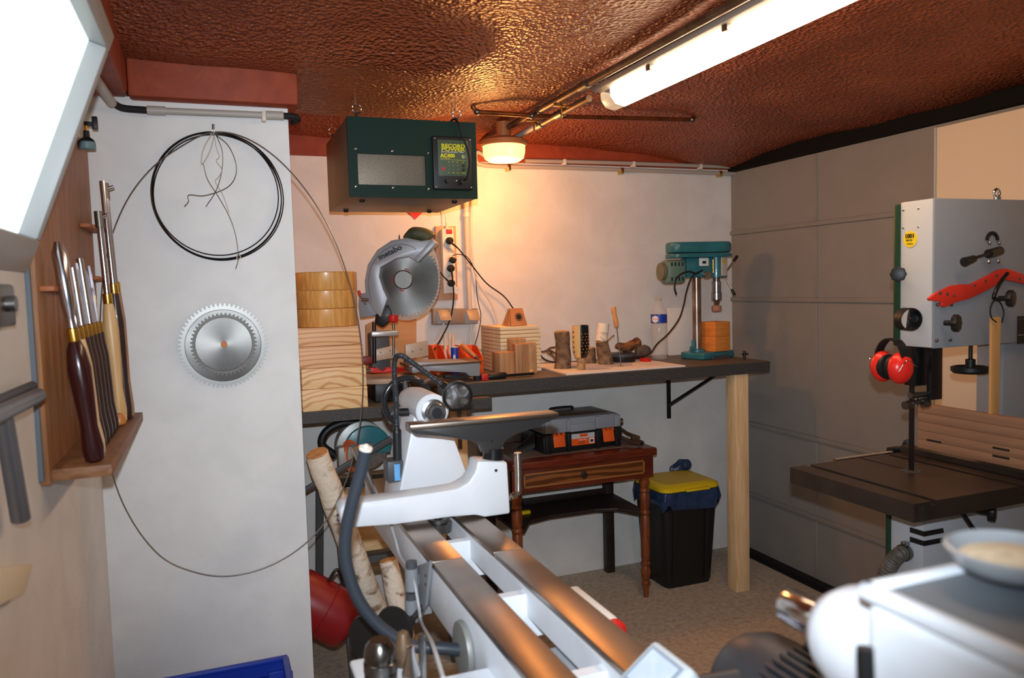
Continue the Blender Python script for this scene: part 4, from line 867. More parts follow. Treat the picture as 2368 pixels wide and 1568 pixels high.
MB().lathe((0, 0, .032), (0, 0, 1), [(.04, 0), (.038, .012), (.028, .016)], 28).build('collar', K['teal'], dp_)
MB().cyl((0, 0, .03), (0, 0, zc0 - .03), .0215, seg=28).build('column', mat('worn_steel_column', (172, 158, 146), .3, .9, c2=(128, 104, 88), scale=10), dp_)
p_, v_ = cap(-.10, .115, .066, zc0 + .022, zc1, r2=.055); MB().prism(p_, v_, .012).build('belt_cover', K['teal'], dp_)
p_, v_ = cap(-.10, .115, .068, zc0, zc0 + .019, r2=.057); MB().prism(p_, v_, .003).build('cover_base', K['teal'], dp_)
zh0 = hz(642)
MB().box((-.0, 0, (zh0 + zc0) / 2), (.14, .075, zc0 - zh0), None, .01).build('head', K['teal'], dp_)
MB().cyl((.108, 0, zh0 - .0), (.108, 0, zc0), .045, seg=32).build('quill_housing', K['teal'], dp_)
MB().box((.128, -.040, (zh0 + zc0) / 2 + .002), (.05, .003, .09), Matrix.Rotation(.45, 3, 'Z'), .001).build('data_plate', mat('pale_plate', (206, 196, 188), .5), dp_)
MB().lathe((.126, -.0425, zc0 - .022), Matrix.Rotation(.45, 3, 'Z') @ V((0, -1, 0)), [(.012, 0), (.012, .001)], 20).build('badge', K['yellow'], dp_)
MB().box((.02, -.0385, zc0 - .022), (.05, .003, .038), None, .001).build('switch_plate', K['wlet'], dp_); MB().box((.02, -.042, zc0 - .024), (.018, .006, .013), None, .001).build('switch', K['black'], dp_)
MB().cyl((.03, -.036, zh0 + .012), (.03, -.058, zh0 + .012), .017).build('spring_cap', K['chrome'], dp_)
MB().cyl((.065, -.046, zh0 + .02), (.065, -.046, zc0 - .012), .0035).build('depth_rod', K['brass'], dp_)
zch = hz(705); zq = hz(652)
MB().cyl((.108, 0, zq), (.108, 0, zh0 + .002), .017).build('quill', K['steeld'], dp_)
MB().lathe((.108, 0, zch), (0, 0, 1), [(.008, -.004), (.012, .0), (.018, .018), (.025, .022), (.025, .055), (.022, .057), (.022, zq - zch)], 28).build('chuck', K['steel'], dp_)
MB().lathe((.108, 0, zch), (0, 0, -1), [(.004, -.004), (.005, .004), (.022, .008), (.025, .018), (.023, .032), (.012, .036)], 28).jitter(.0015, 80).build('sanding_head', mat('worn_flap', (168, 120, 100), .7), dp_)
hub = V((.150, .02, zh0 + .012)); 
MB().cyl((.10, .02, hub.z), (.172, .02, hub.z), .0155).build('feed_hub', K['steeld'], dp_)
for a in (52, 292, 172):
    a = math.radians(a); dirn = V((.25, math.cos(a) * .9, math.sin(a))).normalized() if 0 else V((.30, -.9 * math.cos(a), math.sin(a) * .95)).normalized()
    s_ = hub + V((.012, 0, 0)); MB().cyl(s_, s_ + dirn * .085, .0038, seg=12).build('feed_spoke', K['chrome'], dp_); MB().lathe(s_ + dirn * .082, dirn, [(.006, 0), (.007, .02), (.0075, .03), (.004, .034)], 14).build('feed_grip', K['black'], dp_)
MB().box((-.125, -.0, (zh0 + zc0) / 2 - .018), (.10, .10, .115), None, .022).build('motor', mat('teal_tan_motor', (96, 124, 112), .4), dp_)
for z_ in (.018, -.052):
    for k in range(4): MB().box((-.155 + .019 * k, -.0505, (zh0 + zc0) / 2 + z_), (.007, .003, .018), None, .001).build('vent', K['black'], dp_)
MB().cyl((-.175, 0, (zh0 + zc0) / 2 - .015), (-.192, 0, (zh0 + zc0) / 2 - .015), .042).build('motor_cap', mat('olive_cap', (110, 108, 88), .5), dp_)
for z_ in (.03, -.03): MB().cyl((-.075, -.03, (zh0 + zc0) / 2 + z_), (-.03, -.03, (zh0 + zc0) / 2 + z_), .008).build('motor_mount', K['teal'], dp_)
MB().cyl((-.045, -.02, .05), (-.02, -.02, .05), .012).build('table_lock', K['teal'], dp_); MB().cyl((-.03, -.018, .036), (-.03, -.018, .09), .009).build('lock_bracket', K['teal'], dp_)
for o_ in dp_.children:
    if o_.name.split('.')[0] in ('base', 'base_recess'): o_.data.transform(Matrix.Translation((.02, -.008, 0)) @ Matrix.Rotation(math.radians(24), 4, 'Z'))
dp_.location = dc; dp_.rotation_euler = (0, 0, math.radians(DA))
def dw(p): return dc + Matrix.Rotation(math.radians(DA), 3, 'Z') @ V(p)
MB().tube([ay(1624, 625, 3.10), ay(1610, 632, 3.08), ay(1590, 628, 3.08), ay(1567, 640, 3.09), ay(1560, 662, 3.09), ay(1564, 681, 3.1)], .0042, 8, 6).build('motor_cord', K['rubber'])
o = bpy.data.objects['motor_cord']; mw = o.matrix_world.copy(); o.parent = dp_; o.matrix_parent_inverse = (Matrix.Translation(dc) @ Matrix.Rotation(math.radians(DA), 4, 'Z')).inverted()
pw = thing('mains_lead', 'brown-black power cord of the drill press ending in a plug on the white board', 'cord', onb(1475, 832))
MB().tube([ay(1618, 628, 3.09), ay(1600, 640, 3.07), ay(1588, 672, 3.06), ay(1581, 705, 3.06), ay(1570, 738, 3.06), ay(1545, 772, 3.06), ay(1520, 795, 3.06), ay(1505, 816, 3.06), ay(1488, 826, 3.04) ], .0036, 8, 6).build('cord', K['rubber'], pw)
a = onb(1474, 833); MB().box((a.x, a.y, zt + .014), (.06, .026, .014), Matrix.Rotation(-.12, 3, 'Z'), .004).build('plug', K['black'], pw)
K['brick'] = mat('orange_wood_block', (226, 140, 62), .65, c2=(206, 122, 50), scale=12, stretch=(1, 1, 5), detail=3)
bx_, ux = dw((.062, -.058, 0)), Matrix.Rotation(math.radians(DA), 3, 'Z')
hbk = .0715
for k, lab in enumerate(('lower of two orange wood blocks on the drill press base', 'upper of two orange wood blocks on the drill press base')):
    o = MB().box((0, 0, hbk / 2), (.098, .098, hbk - .0006), Matrix.Rotation(math.radians(8), 3, 'Z'), .001).build('wood_block', K['brick']); o.location = (dw((.088, -.022, 0)).x, dw((.088, -.022, 0)).y, zt + .0345 + k * hbk)
    o['label'] = lab; o['category'] = 'wood block'; o['group'] = 'orange blocks on the drill press'
q = V((2.335, 3.02, zt)); t_ = thing('screw_clamp', 'small black screw clamp on the right end of the long worktop', 'clamp', q)
MB().cyl(q, q + V((0, 0, .04)), .006).build('screw', K['black'], t_); MB().cyl(q + V((-.012, 0, .026)), q + V((.02, 0, .026)), .004).build('wing', K['black'], t_)

# ================================================================== UNDER THE BENCHES
tx0, tx1, ty0, ty1 = 1.145, 1.835, 3.03, 3.45
tzt = ay(1510, 1035, 3.02).z
tb = thing('side_table', 'old mahogany side table with one drawer and turned front legs under the worktop', 'table', ((tx0 + tx1) / 2, 3.24, 0))
MB().bb((tx0 - .005, ty0 - .02, tzt - .035), (tx1 + .012, ty1, tzt), .008, 3).build('table_top', K['mahog'], tb)
MB().bb((tx0 + .04, ty0 + .06, tzt + .0003), (tx1 - .03, ty1 - .03, tzt + .002)).build('worn_top', mat('worn_grey_top', (132, 108, 96), .7, c2=(108, 86, 74), scale=12, stretch=(.4, 3, 3)), tb, 'worn greyish top surface')
za = ay(1490, 1105, 3.03).z
MB().bb((tx0, ty0, za), (tx1, ty0 + .022, tzt - .034), .002).bb((tx0, ty1 - .03, za + .01), (tx1, ty1 - .012, tzt - .034)).bb((tx0, ty0, za), (tx0 + .02, ty1 - .02, tzt - .034)).bb((tx1 - .02, ty0, za), (tx1, ty1 - .02, tzt - .034)).build('apron', K['mahog'], tb)
dx0, dx1, dz0, dz1 = tx0 + .05, tx1 - .05, za + .022, tzt - .052
dr = MB().bb((dx0, ty0 - .006, dz0), (dx1, ty0 + .1, dz1), .002).build('drawer', K['walnut'], tb, 'figured walnut drawer front')
m = MB()
for lo, hi in (((dx0, ty0 - .011, dz1 - .008), (dx1, ty0 - .005, dz1)), ((dx0, ty0 - .011, dz0), (dx1, ty0 - .005, dz0 + .008)), ((dx0, ty0 - .011, dz0), (dx0 + .008, ty0 - .005, dz1)), ((dx1 - .008, ty0 - .011, dz0), (dx1, ty0 - .005, dz1))): m.bb(lo, hi, .002)
m.build('moulding', mat('light_moulding', (150, 98, 54), .4), dr)
q = ay(1350, 1098, ty0 - .006); MB().prism([q + V((a, 0, b2)) for a, b2 in ((-.017, 0), (-.010, .016), (.006, .017), (.015, .004), (.012, -.014), (-.004, -.018))], (0, -.008, 0), .002).build('keyhole_plate', K['dkwood'], dr)
for lx in (tx0 + .03, tx1 - .03):
    zb2 = za
    prof = [(.010, 0), (.015, .05), (.021, .062), (.022, .07), (.015, .078), (.021, .10), (.024, .125), (.017, .15), (.023, .158), (.023, .166), (.017, .172), (.021, .20), (.0225, zb2 - .19), (.018, zb2 - .18), (.024, zb2 - .172), (.024, zb2 - .163), (.018, zb2 - .155), (.0225, zb2 - .145), (.0235, zb2 - .09), (.019, zb2 - .075), (.024, zb2 - .07), (.024, zb2 - .062), (.019, zb2 - .055), (.022, zb2 - .04), (.025, zb2 - .032), (.025, zb2 - .022), (.019, zb2 - .015), (.024, zb2 - .006), (.024, zb2 + .02)]
    MB().lathe((lx, ty0 + .03, 0), (0, 0, 1), prof, 24).build('leg', K['turned'], tb, 'turned front leg')
    MB().bb((lx - .022, ty1 - .055, 0), (lx + .022, ty1 - .012, za + .03), .003).build('leg', K['dkwood'], tb, 'plain square dark back leg')
zsf = ay(1440, 1175, 3.2).z
pts = [(tx0 + .02, ty1 - .03), (tx1 - .01, ty1 - .03), (tx1 - .02, ty0 + .02), (tx1 - .05, ty0 + .02), (tx1 - .12, ty0 + .13), (tx1 - .22, ty0 + .16), (tx0 + .24, ty0 + .16), (tx0 + .13, ty0 + .13), (tx0 + .06, ty0 + .02), (tx0 + .03, ty0 + .02)]
MB().prism([(a, b2, zsf) for a, b2 in pts], (0, 0, .018), .003).bb((tx0 + .04, ty1 - .045, zsf + .015), (tx1 - .03, ty1 - .03, zsf + .045), .003).build('lower_shelf', K['dkwood'], tb)
q = az(1215, 1193, zsf + .019); solo(MB().bb((q.x - .035, 3.25, zsf + .0185), (q.x + .035, 3.275, zsf + .034), .003).build('yellow_tool', K['yellow']), 'yellow tool handle lying on the lower shelf of the old table', 'tool')
# toolbox
bx_ = thing('toolbox', 'black and grey toolbox with orange latches on the old side table', 'toolbox', (0, 0, 0))
W_, D2, h1, h2 = .36, .24, .078, .062
fr_ = lambda x: -D2 / 2
m = MB().box((0, 0, h1 / 2), (W_, D2, h1), None, .008)
for x_ in (-.16, -.065, .07, .165): m.box((x_, -D2 / 2 - .004, h1 / 2), (.028 if abs(x_) > .1 else .016, .012, h1), None, .003)
m.build('lower_case', K['black'], bx_)
m = MB().box((0, 0, h1 + h2 / 2), (W_ - .004, D2 - .002, h2), None, .01)
for x_ in (-.16, -.065, .07, .165): m.box((x_, -D2 / 2 - .002, h1 + h2 / 2), (.028 if abs(x_) > .1 else .018, .012, h2 - .012), None, .003)
m.box((0, -D2 / 2 - .003, h1 + .018), (.12, .006, .032), None, .003); m.build('lid', mat('translucent_grey', (146, 152, 160), .35), bx_)
MB().box((0, 0, h1 + h2 + .001), (W_ - .07, D2 - .07, .005), None, .002).build('lid_window', mat('dusty_brown_window', (104, 80, 66), .4, c2=(84, 62, 52), scale=30), bx_)
MB().tube([(-.05, D2 / 2 - .05, h1 + h2), (-.05, D2 / 2 - .045, h1 + h2 + .012), (.05, D2 / 2 - .045, h1 + h2 + .012), (.05, D2 / 2 - .05, h1 + h2)], .005, 8, 3).build('carry_handle', K['black'], bx_)
for x_ in (-.113, .118):
    l_ = MB().prism([(x_ - .026, -D2 / 2 - .004, h1 - .005), (x_ + .026, -D2 / 2 - .004, h1 - .005), (x_ + .026, -D2 / 2 - .013, h1 - .052), (x_ - .026, -D2 / 2 - .013, h1 - .052)], (0, -.004, 0), .001)
    for k in (-1, 0, 1): l_.cyl((x_ + k * .02 - .006, -D2 / 2 - .006, h1 - .002), (x_ + k * .02 + .006, -D2 / 2 - .006, h1 - .002), .006, seg=12)
    l_.build('latch', K['orange'], bx_, 'orange latch')
yl_ = -D2 / 2 - .0012
lab_ = MB().bb((-.052, yl_ - .001, .022), (.056, yl_ + .002, .070)).build('paper_label', mat('grey_label', (196, 196, 196), .5), bx_)
MB().bb((-.052, yl_ - .002, .022), (.056, yl_, .050)).bb((-.014, yl_ - .0022, .056), (.022, yl_, .068)).build('orange_band', K['orange'], lab_)
MB().bb((.03, yl_ - .003, .026), (.052, yl_ - .001, .048)).build('picture_patch', K['wlet'], lab_); MB().bb((.034, yl_ - .0036, .030), (.048, yl_ - .002, .042), .001).build('printed_toolbox', K['dkwood'], lab_)
text('TOOL BOX', (-.022, yl_ - .0025, .041), E_, U_, .008, K['wlet'], lab_)
for k in range(3): MB().bb((-.022, yl_ - .0025, .027 + .004 * k), (.01, yl_ - .001, .0282 + .004 * k)).build('print_line', K['dkwood'], lab_)
a, b2 = az(1252, 1050, tzt + .002), az(1432, 1030, tzt + .002)
bx_.location = ((a.x + b2.x) / 2 + .0, (a.y + b2.y) / 2 + D2 / 2, tzt + .0025); ang_ = math.atan2(b2.y - a.y, b2.x - a.x); bx_.rotation_euler = (0, 0, .03)
bx_.scale = ((b2 - a).length / W_,) * 3
# pipes and a dark board beside it
t_ = thing('sash_clamp', 'pair of old brown pipe clamps lying right of the toolbox', 'clamp', (1.75, 3.2, tzt))
MB().tube([az(1432, 1010, tzt + .03), az(1466, 1024, tzt + .018), az(1482, 1026, tzt + .017)], .010, 14, raw=True).build('pipe', K['pipe'], t_)
q0_, q1_ = az(1455, 1014, tzt + .022), az(1484, 1026, tzt + .017)
MB().cyl(q1_ - (q1_ - q0_).normalized() * .025, q1_, .0145).build('pipe_collar', K['pipe'], t_); MB().cyl(q1_ - (q1_ - q0_).normalized() * .006, q1_ + (q1_ - q0_).normalized() * .0006, .0085).build('pipe_bore', K['black'], t_)
MB().tube([az(1425, 985, tzt + .06), az(1452, 1003, tzt + .045), az(1478, 1012, tzt + .035)], .008, 10, raw=True).build('bar', K['pipe'], t_); MB().bb(az(1466, 1014, tzt + .03) - V((.012, .01, .01)), az(1466, 1014, tzt + .03) + V((.012, .01, .012)), .003).build('jaw', K['pipe'], t_)
solo(MB().cyl(az(1434, 975, tzt + .08) - V((0, .0, 0)), az(1434, 975, tzt + .08) + V((.012, -.004, 0)), .016).cyl(az(1434, 975, tzt + .08) - V((0, .0, .008)), az(1436, 1004, tzt + .03), .006).build('pulley', K['pipe']), 'small round rusty knob behind the right end of the toolbox', 'fitting')
solo(MB().prism([az(1195, 1038, tzt + .001), az(1225, 1044, tzt + .001), V((az(1238, 1020, tzt).x + .012, 3.2, tzt + .085)), V((az(1205, 1030, tzt).x, 3.2, tzt + .085))], (.0, .008, .0)).build('dark_case', K['black']), 'thin dark case leaning on the left end of the toolbox', 'case')
# bin
bn = thing('waste_bin', 'black waste bin with a yellow lid and blue bag in the corner', 'bin', (2.07, 3.25, 0))
bzt = ay(1560, 1145, 3.07).z
def rrect(x0_, x1_, y0_, y1_, r, z_, n_=5):
    P = []
    for cx_, cy2, a0 in ((x1_ - r, y1_ - r, 0), (x0_ + r, y1_ - r, 90), (x0_ + r, y0_ + r, 180), (x1_ - r, y0_ + r, 270)):
        for k in range(n_ + 1): a = math.radians(a0 + 90 * k / n_); P.append(V((cx_ + r * math.cos(a), cy2 + r * math.sin(a), z_)))
    return P
def loft(secs, cap=True):
    m = MB(); m.skin([[m.bm.verts.new(p) for p in s] for s in secs], cap); return m
bx0, bx1, by0, by1 = 1.92, 2.21, 3.085, 3.33
loft([rrect(bx0 + .02, bx1 - .02, by0 + .01, by1 - .01, .03, .0), rrect(bx0 + .012, bx1 - .012, by0 + .006, by1 - .006, .035, .02), rrect(bx0 - .012, bx1 + .012, by0 - .02, by1 + .02, .04, bzt)]).build('bin_body', K['black'], bn)
for xx in (bx0 + .055, bx1 - .055): MB().prism([(xx - .012, by0 + .005, .02), (xx + .012, by0 + .005, .02), (xx + .014, by0 - .022, bzt - .03), (xx - .014, by0 - .022, bzt - .03)], (0, -.004, 0), .002).build('body_rib', K['black'], bn)
K['bag'] = mat('blue_bag_film', (38, 60, 94), .3, c2=(28, 46, 76), scale=25, bump=.5, bscale=26)
g1 = [p + V((.004 * math.sin(i * 2.3), .004 * math.cos(i * 1.7), .02 * math.sin(i * 1.1))) for i, p in enumerate(rrect(bx0 - .02, bx1 + .02, by0 - .03, by1 + .028, .05, bzt - .062, 8))]
g2 = [p + V((.004 * math.sin(i * 1.3), .006 * math.cos(i * 2.1), 0)) for i, p in enumerate(rrect(bx0 - .026, bx1 + .028, by0 - .036, by1 + .032, .05, bzt - .03, 8))]
g3 = rrect(bx0 - .02, bx1 + .022, by0 - .03, by1 + .028, .05, bzt + .012, 8)
loft([g1, g2, g3]).build('bin_bag', K['bag'], bn, 'blue bin bag folded over the rim')
m = MB().ball(V((2.19, by1 + .015, bzt + .05)), .045, (1.3, .6, .9), Matrix.Rotation(-.4, 3, 'Y')); m.jitter(.014, 30).build('bag_knot', K['bag'], bn)
lz = bzt + .014
loft([rrect(bx0 - .015, bx1 + .02, by0 - .025, by1 + .02, .045, lz, 8), rrect(bx0 - .015, bx1 + .02, by0 - .025, by1 + .02, .045, lz + .016, 8), rrect(bx0 + .0, bx1 + .004, by0 - .01, by1 + .006, .04, lz + .026, 8)]).build('lid', K['yellow'], bn, 'yellow lid')
loft([rrect(bx0 + .02, bx1 - .015, by0 + .01, by1 - .014, .035, lz + .0262, 8), rrect(bx0 + .022, bx1 - .017, by0 + .012, by1 - .016, .033, lz + .0285, 8)]).build('lid_panel', mat('dull_yellow', (206, 172, 24), .5), bn)
MB().bb((bx0 + .10, by0 - .045, lz + .0), (bx1 - .06, by0 - .02, lz + .012), .003).build('lid_lip', K['yellow'], bn)
# little workbench with the circular saw, under the lower worktop
wm = thing('folding_workbench', 'small folding workbench with pine jaws and grey steel legs under the lower worktop', 'workbench', (.55, 3.05, 0))
wz = .70
MB().bb((.40, 2.86, wz - .03), (.80, 3.0, wz), .003).bb((.40, 3.03, wz - .03), (.80, 3.2, wz), .003).build('jaw', K['pineh'], wm)
MB().bb((.43, 2.85, wz - .22), (.80, 2.872, wz - .031), .002).build('front_board', K['pineh'], wm)
K['wgrey'] = mat('grey_painted_steel', (96, 98, 100), .45, .4)
MB().prism([(.375, 2.84, wz), (.405, 2.84, wz), (.44, 2.80, .0), (.405, 2.80, .0)], (0, .03, 0)).prism([(.36, 3.2, wz), (.39, 3.2, wz), (.37, 3.3, 0), (.34, 3.3, 0)], (0, .03, 0)).build('steel_leg', K['wgrey'], wm)
MB().prism([(.78, 2.88, wz), (.81, 2.88, wz), (.83, 2.82, 0), (.80, 2.82, 0)], (0, .03, 0)).build('steel_leg', K['wgrey'], wm)
MB().bb((.40, 2.83, wz - .26), (.82, 2.86, wz - .235)).build('cross_bar', K['wgrey'], wm)
solo(MB().bb((.42, 2.78, wz - .275), (.60, 2.83, wz - .262)).bb((.45, 2.77, wz - .2615), (.55, 2.80, wz - .255)).build('wood_scrap', mat('dark_scrap', (104, 78, 52), .7)), 'dark wood scrap with a handsaw-like edge by the folding workbench leg', 'wood scrap')
cs = thing('circular_saw', 'teal hand-held circular saw with a coiled orange cord on the folding workbench', 'circular saw', (.58, 3.05, wz))
qc = ay(852, 1040, 2.98)
MB().bb((qc.x - .17, 2.94, wz + .0005), (qc.x + .13, 3.10, wz + .006), .001).build('base_plate', K['steeld'], cs)
qc.z = max(qc.z, wz + .09)
half = [qc + V((.092 * math.cos(math.radians(a)), 0, .092 * math.sin(math.radians(a)))) for a in range(-12, 196, 8)]
MB().prism(half, (0, .05, 0), .004).build('blade_guard', K['teal'], cs, 'teal guard'); 
half = [qc + V((.10 * math.cos(math.radians(a)) - .02, .02, .104 * math.sin(math.radians(a)) + .006)) for a in range(20, 200, 8)]
MB().prism(half, (0, .06, 0), .004).build('upper_housing', mat('pale_grey_cast', (170, 172, 168), .4, .3), cs)
MB().cyl(qc + V((.0, .0, 0)), qc + V((0, -.012, 0)), .03).build('blade_flange', K['steeld'], cs); MB().prism([qc + V((.08 * math.cos(math.radians(a)), .02, .08 * math.sin(math.radians(a)))) for a in range(190, 352, 9)], (0, .003, 0)).build('blade', K['steel'], cs)
MB().cyl(qc + V((0, .05, .02)), qc + V((0, .16, .02)), .045).build('motor', K['teal'], cs)
MB().box(qc + V((-.09, .0, -.02)), (.06, .05, .09), None, .01).build('gear_case', mat('pale_cast', (160, 158, 150), .5, .3), cs)
MB().tube([qc + V((-.02, .04, .10)), qc + V((-.09, .04, .105)), qc + V((-.15, .04, .08)), qc + V((-.17, .04, .03)), qc + V((-.12, .04, -.02))], .016, 10, 6).build('rear_handle', K['black'], cs)
for k in range(3): MB().torus(qc + V((-.075 + .006 * k, -.03 - .006 * k, -.01)), (.6, 1, .1), .06 - .004 * k, .0038, 28, 6, sx=.55).build('cord_coil', mat('orange_cord', (206, 92, 48), .5) if k == 0 else bpy.data.materials['orange_cord'], cs)
solo(MB().prism([ay(705, 1128, 2.82), ay(705, 1140, 2.82), ay(908, 1022, 2.82), ay(908, 1006, 2.82)], (0, .012, 0), .001).build('guide_rail', K['dgrey']), 'dark steel guide rail leaning diagonally across the folding workbench', 'rail')
# logs
log_('log', az(912, 1535, .03), ay(733, 1050, 2.70), .047, .041, K['bark'], 'long birch log leaning against the lower worktop, in front', amt=.006)
log_('log', V((.60, 2.55, .01)), ay(898, 1296, 2.66), .036, .032, K['bark'], 'shorter birch log standing behind the long one', amt=.004)
solo(MB().bb((.55, 2.68, .0005), (.66, 2.78, .16), .002).build('plank_end', K['pineh']), 'dark shaded plank end standing behind the logs', 'wood block')
# red canister
rc = thing('canister', 'red canister lying tilted on the floor behind the pillar edge', 'canister', ay(760, 1480, 2.62))
a, b2 = ay(690, 1378, 2.66), ay(812, 1443, 2.62)
d = (b2 - a).normalized(); L2 = (b2 - a).length
MB().lathe(a, d, [(.075, -.03), (.092, -.01), (.094, 0), (.094, L2 - .03), (.088, L2 - .012), (.07, L2)], 32).build('body', mat('red_metal_paint', (136, 20, 26), .4), rc)
MB().torus(a + d * L2 * .5, d, .0945, .0014, 40, 6).build('weld_seam', mat('dark_red_seam', (112, 18, 24), .4), rc)
MB().tube([a + d * .06 + V((.05, -.02, .08)), a + d * .07 + V((.07, -.02, .12)), a + d * .11 + V((.06, -.01, .10))], .006, 8, 6).build('handle', K['black'], rc)

# ================================================================== WOOD LATHE
lt_ = thing('wood_lathe', 'white wood lathe with polished steel bed in the foreground', 'wood lathe', (.458, 1.0, 0))
bx0, bx1, BZ = .366, .552, .93; LC = .459
K['way'] = mat('polished_way_steel', (168, 154, 142), .36, 1, c2=(146, 132, 120), scale=5, bump=.015, bscale=240)
for lo, hi in ((bx0, .428), (.492, bx1)):
    MB().bb((lo, .15, BZ - .012), (hi, 1.41, BZ), .0015).bb((lo, 1.412, BZ - .012), (hi, 2.12, BZ - .0003), .0015).build('bed_way', K['way'], lt_, 'polished steel bed way')
m = MB().bb((bx0 + .001, .16, BZ - .10), (bx0 + .012, 2.12, BZ - .012), .002).bb((bx1 - .012, .16, BZ - .10), (bx1 - .001, 2.12, BZ - .012), .002)
for y0_ in (.3, .62, .94, 1.24, 1.56, 1.9): m.bb((bx0 + .012, y0_, BZ - .10), (bx1 - .012, y0_ + .02, BZ - .02))
m.bb((.425, .16, BZ - .06), (.430, 2.12, BZ - .012)).bb((.49, .16, BZ - .06), (.495, 2.12, BZ - .012))
m.build('bed_casting', K['whitep'], lt_, 'white bed casting')
m = MB(); m.prism([(bx0 + .002, 1.19, BZ - .10), (bx0 + .002, .62, BZ - .10), (bx0 + .002, .60, 0), (bx0 + .002, 1.21, 0)], (.19, 0, 0), .004).build('leg', K['whitep'], lt_, 'white sheet-metal leg')
m = MB(); m.prism([(bx0 + .002, .42, BZ - .10), (bx0 + .002, -.05, BZ - .10), (bx0 + .002, -.06, 0), (bx0 + .002, .43, 0)], (.19, 0, 0), .004).build('leg', K['whitep'], lt_, 'white sheet-metal leg')
MB().bb((.43, 1.30, BZ - .10), (.49, 1.33, BZ - .075)).build('chip_gap', K['black'], lt_)
# headstock
hx0, hx1, hy0, hy1, hzT, hZs = .402, .516, .02, .398, 1.243, 1.168
hs = MB().bb((hx0, hy0, BZ + .001), (hx1, hy1, hzT - .010), .012, 3).build('headstock', K['whitep'], lt_, 'white headstock')
m = MB()
for lo, hi in (((hx0 - .002, hy0, hzT - .012), (hx0 + .010, hy1 + .002, hzT)), ((hx1 - .010, hy0, hzT - .012), (hx1 + .002, hy1 + .002, hzT)), ((hx0 - .002, hy1 - .010, hzT - .012), (hx1 + .002, hy1 + .002, hzT)), ((hx0 - .002, hy0, hzT - .012), (hx1 + .002, hy0 + .012, hzT))): m.bb(lo, hi, .004, 3)
m.build('top_rim', K['whitep'], hs); MB().bb((hx0 + .009, hy0 + .01, hzT - .012), (hx1 - .009, hy1 - .009, hzT - .004)).build('top_panel', mat('blue_grey_panel', (104, 112, 119), .6), hs, 'blue-grey top panel')
MB().lathe((LC, hy1 - .01, hZs), (0, 1, 0), [(.050, 0), (.050, .03), (.0465, .055), (.039, .078), (.029, .094), (.022, .098)], 40).build('bearing_boss', K['whitep'], hs)
MB().lathe((LC, hy1 + .06, hZs - .004), (0, 1, 0), [(.018, 0), (.018, .03), (.0150, .032), (.0150, .076), (.0135, .078), (.008, .078), (.008, .06)], 32).build('spindle_nose', K['chrome'], hs, 'chrome threaded spindle nose')
a = ax(2000, 1498, hx0 - .016); MB().cyl(a, a + V((-.001, -.004, -.06)), .0055, .0062).cyl(a + V((.018, 0, -.045)), a + V((0, 0, -.045)), .004).build('speed_lever', K['black'], hs, 'black lever')
# dish on the headstock
dq = az(2345, 1330, hzT + .0005)
ds = thing('sawdust_dish', 'round grey dish with pale sawdust on top of the lathe headstock', 'dish', dq)
MB().lathe(dq, (0, 0, 1), [(.020, 0), (.032, .004), (.040, .012), (.043, .018), (.0405, .019), (.036, .012), (.028, .006), (.012, .005)], 44).build('bowl', mat('grey_enamel_dish', (168, 172, 176), .35, .3), ds)
m = MB().lathe(dq + V((0, 0, .006)), (0, 0, 1), [(.030, .002), (.033, .006), (.02, .009), (.003, .011)], 30); m.jitter(.0012, 120).build('sawdust', mat('pale_sawdust', (232, 214, 184), .9, c2=(210, 188, 154), scale=90), ds, 'pale sawdust')
bpy.data.objects['sawdust']['kind'] = 'stuff'
# motor
MX, MZ, MR = .618, .94, .071
mo = MB().lathe((MX, .43, MZ), (0, 1, 0), [(.02, -.004), (MR * .9, 0), (MR, .02), (MR, .32), (MR * .97, .345), (MR * .82, .37), (.02, .375)], 40)
for k in range(30):
    a = math.radians(-30 + 8 * k); c_ = math.cos(a); s_ = math.sin(a)
    mo.box((MX + (MR + .004) * c_, .60, MZ + (MR + .003) * s_), (.012, .22, .0045), Matrix.Rotation(-a, 3, 'Y'), .0008)
K['motor'] = mat('black_motor_cast', (56, 56, 59), .42)
mot = mo.build('motor', K['motor'], lt_, 'black finned motor')
rb = Matrix.Rotation(math.radians(-36), 3, 'Y'); bc = V((.482, .79, .967)); MB().cyl((MX - .03, .74, MZ + .03), bc - rb @ V((0, .025, .008)), .018).build('cable_gland', K['motor'], mot)
MB().box(bc, (.072, .088, .03), rb, .008, 3).build('junction_box', mat('pale_grey_box', (196, 204, 210), .4), mot); MB().box(bc + rb @ V((0, 0, .0153)), (.056, .068, .002), rb).build('label_frame', mat('grey_label_frame', (150, 160, 170), .5), mot); MB().box(bc + rb @ V((0, 0, .0163)), (.046, .056, .002), rb).build('rating_label', mat('white_blue_label', (206, 218, 240), .4, c2=(190, 206, 234), scale=30), mot)
MB().torus((MX + .02, .70, MZ + MR + .008), (0, 1, 0), .012, .004, 20, 6).build('lifting_eye', K['steeld'], mot)
# control box at the far side of the bed
a, b2 = ax(1335, 1353, .617), ax(1430, 1430, .617)
MB().bb((.562, b2.y, a.z - .05), (.617, a.y, a.z), .004).build('control_box', mat('ivory_box', (232, 226, 218), .4), lt_)
MB().lathe(V((.600, b2.y - .0, a.z - .012)), (0, -1, 0), [(.008, 0), (.009, .01), (.0195, .014), (.019, .024), (.012, .028)], 24).build('stop_button', K['red'], lt_, 'red stop button')
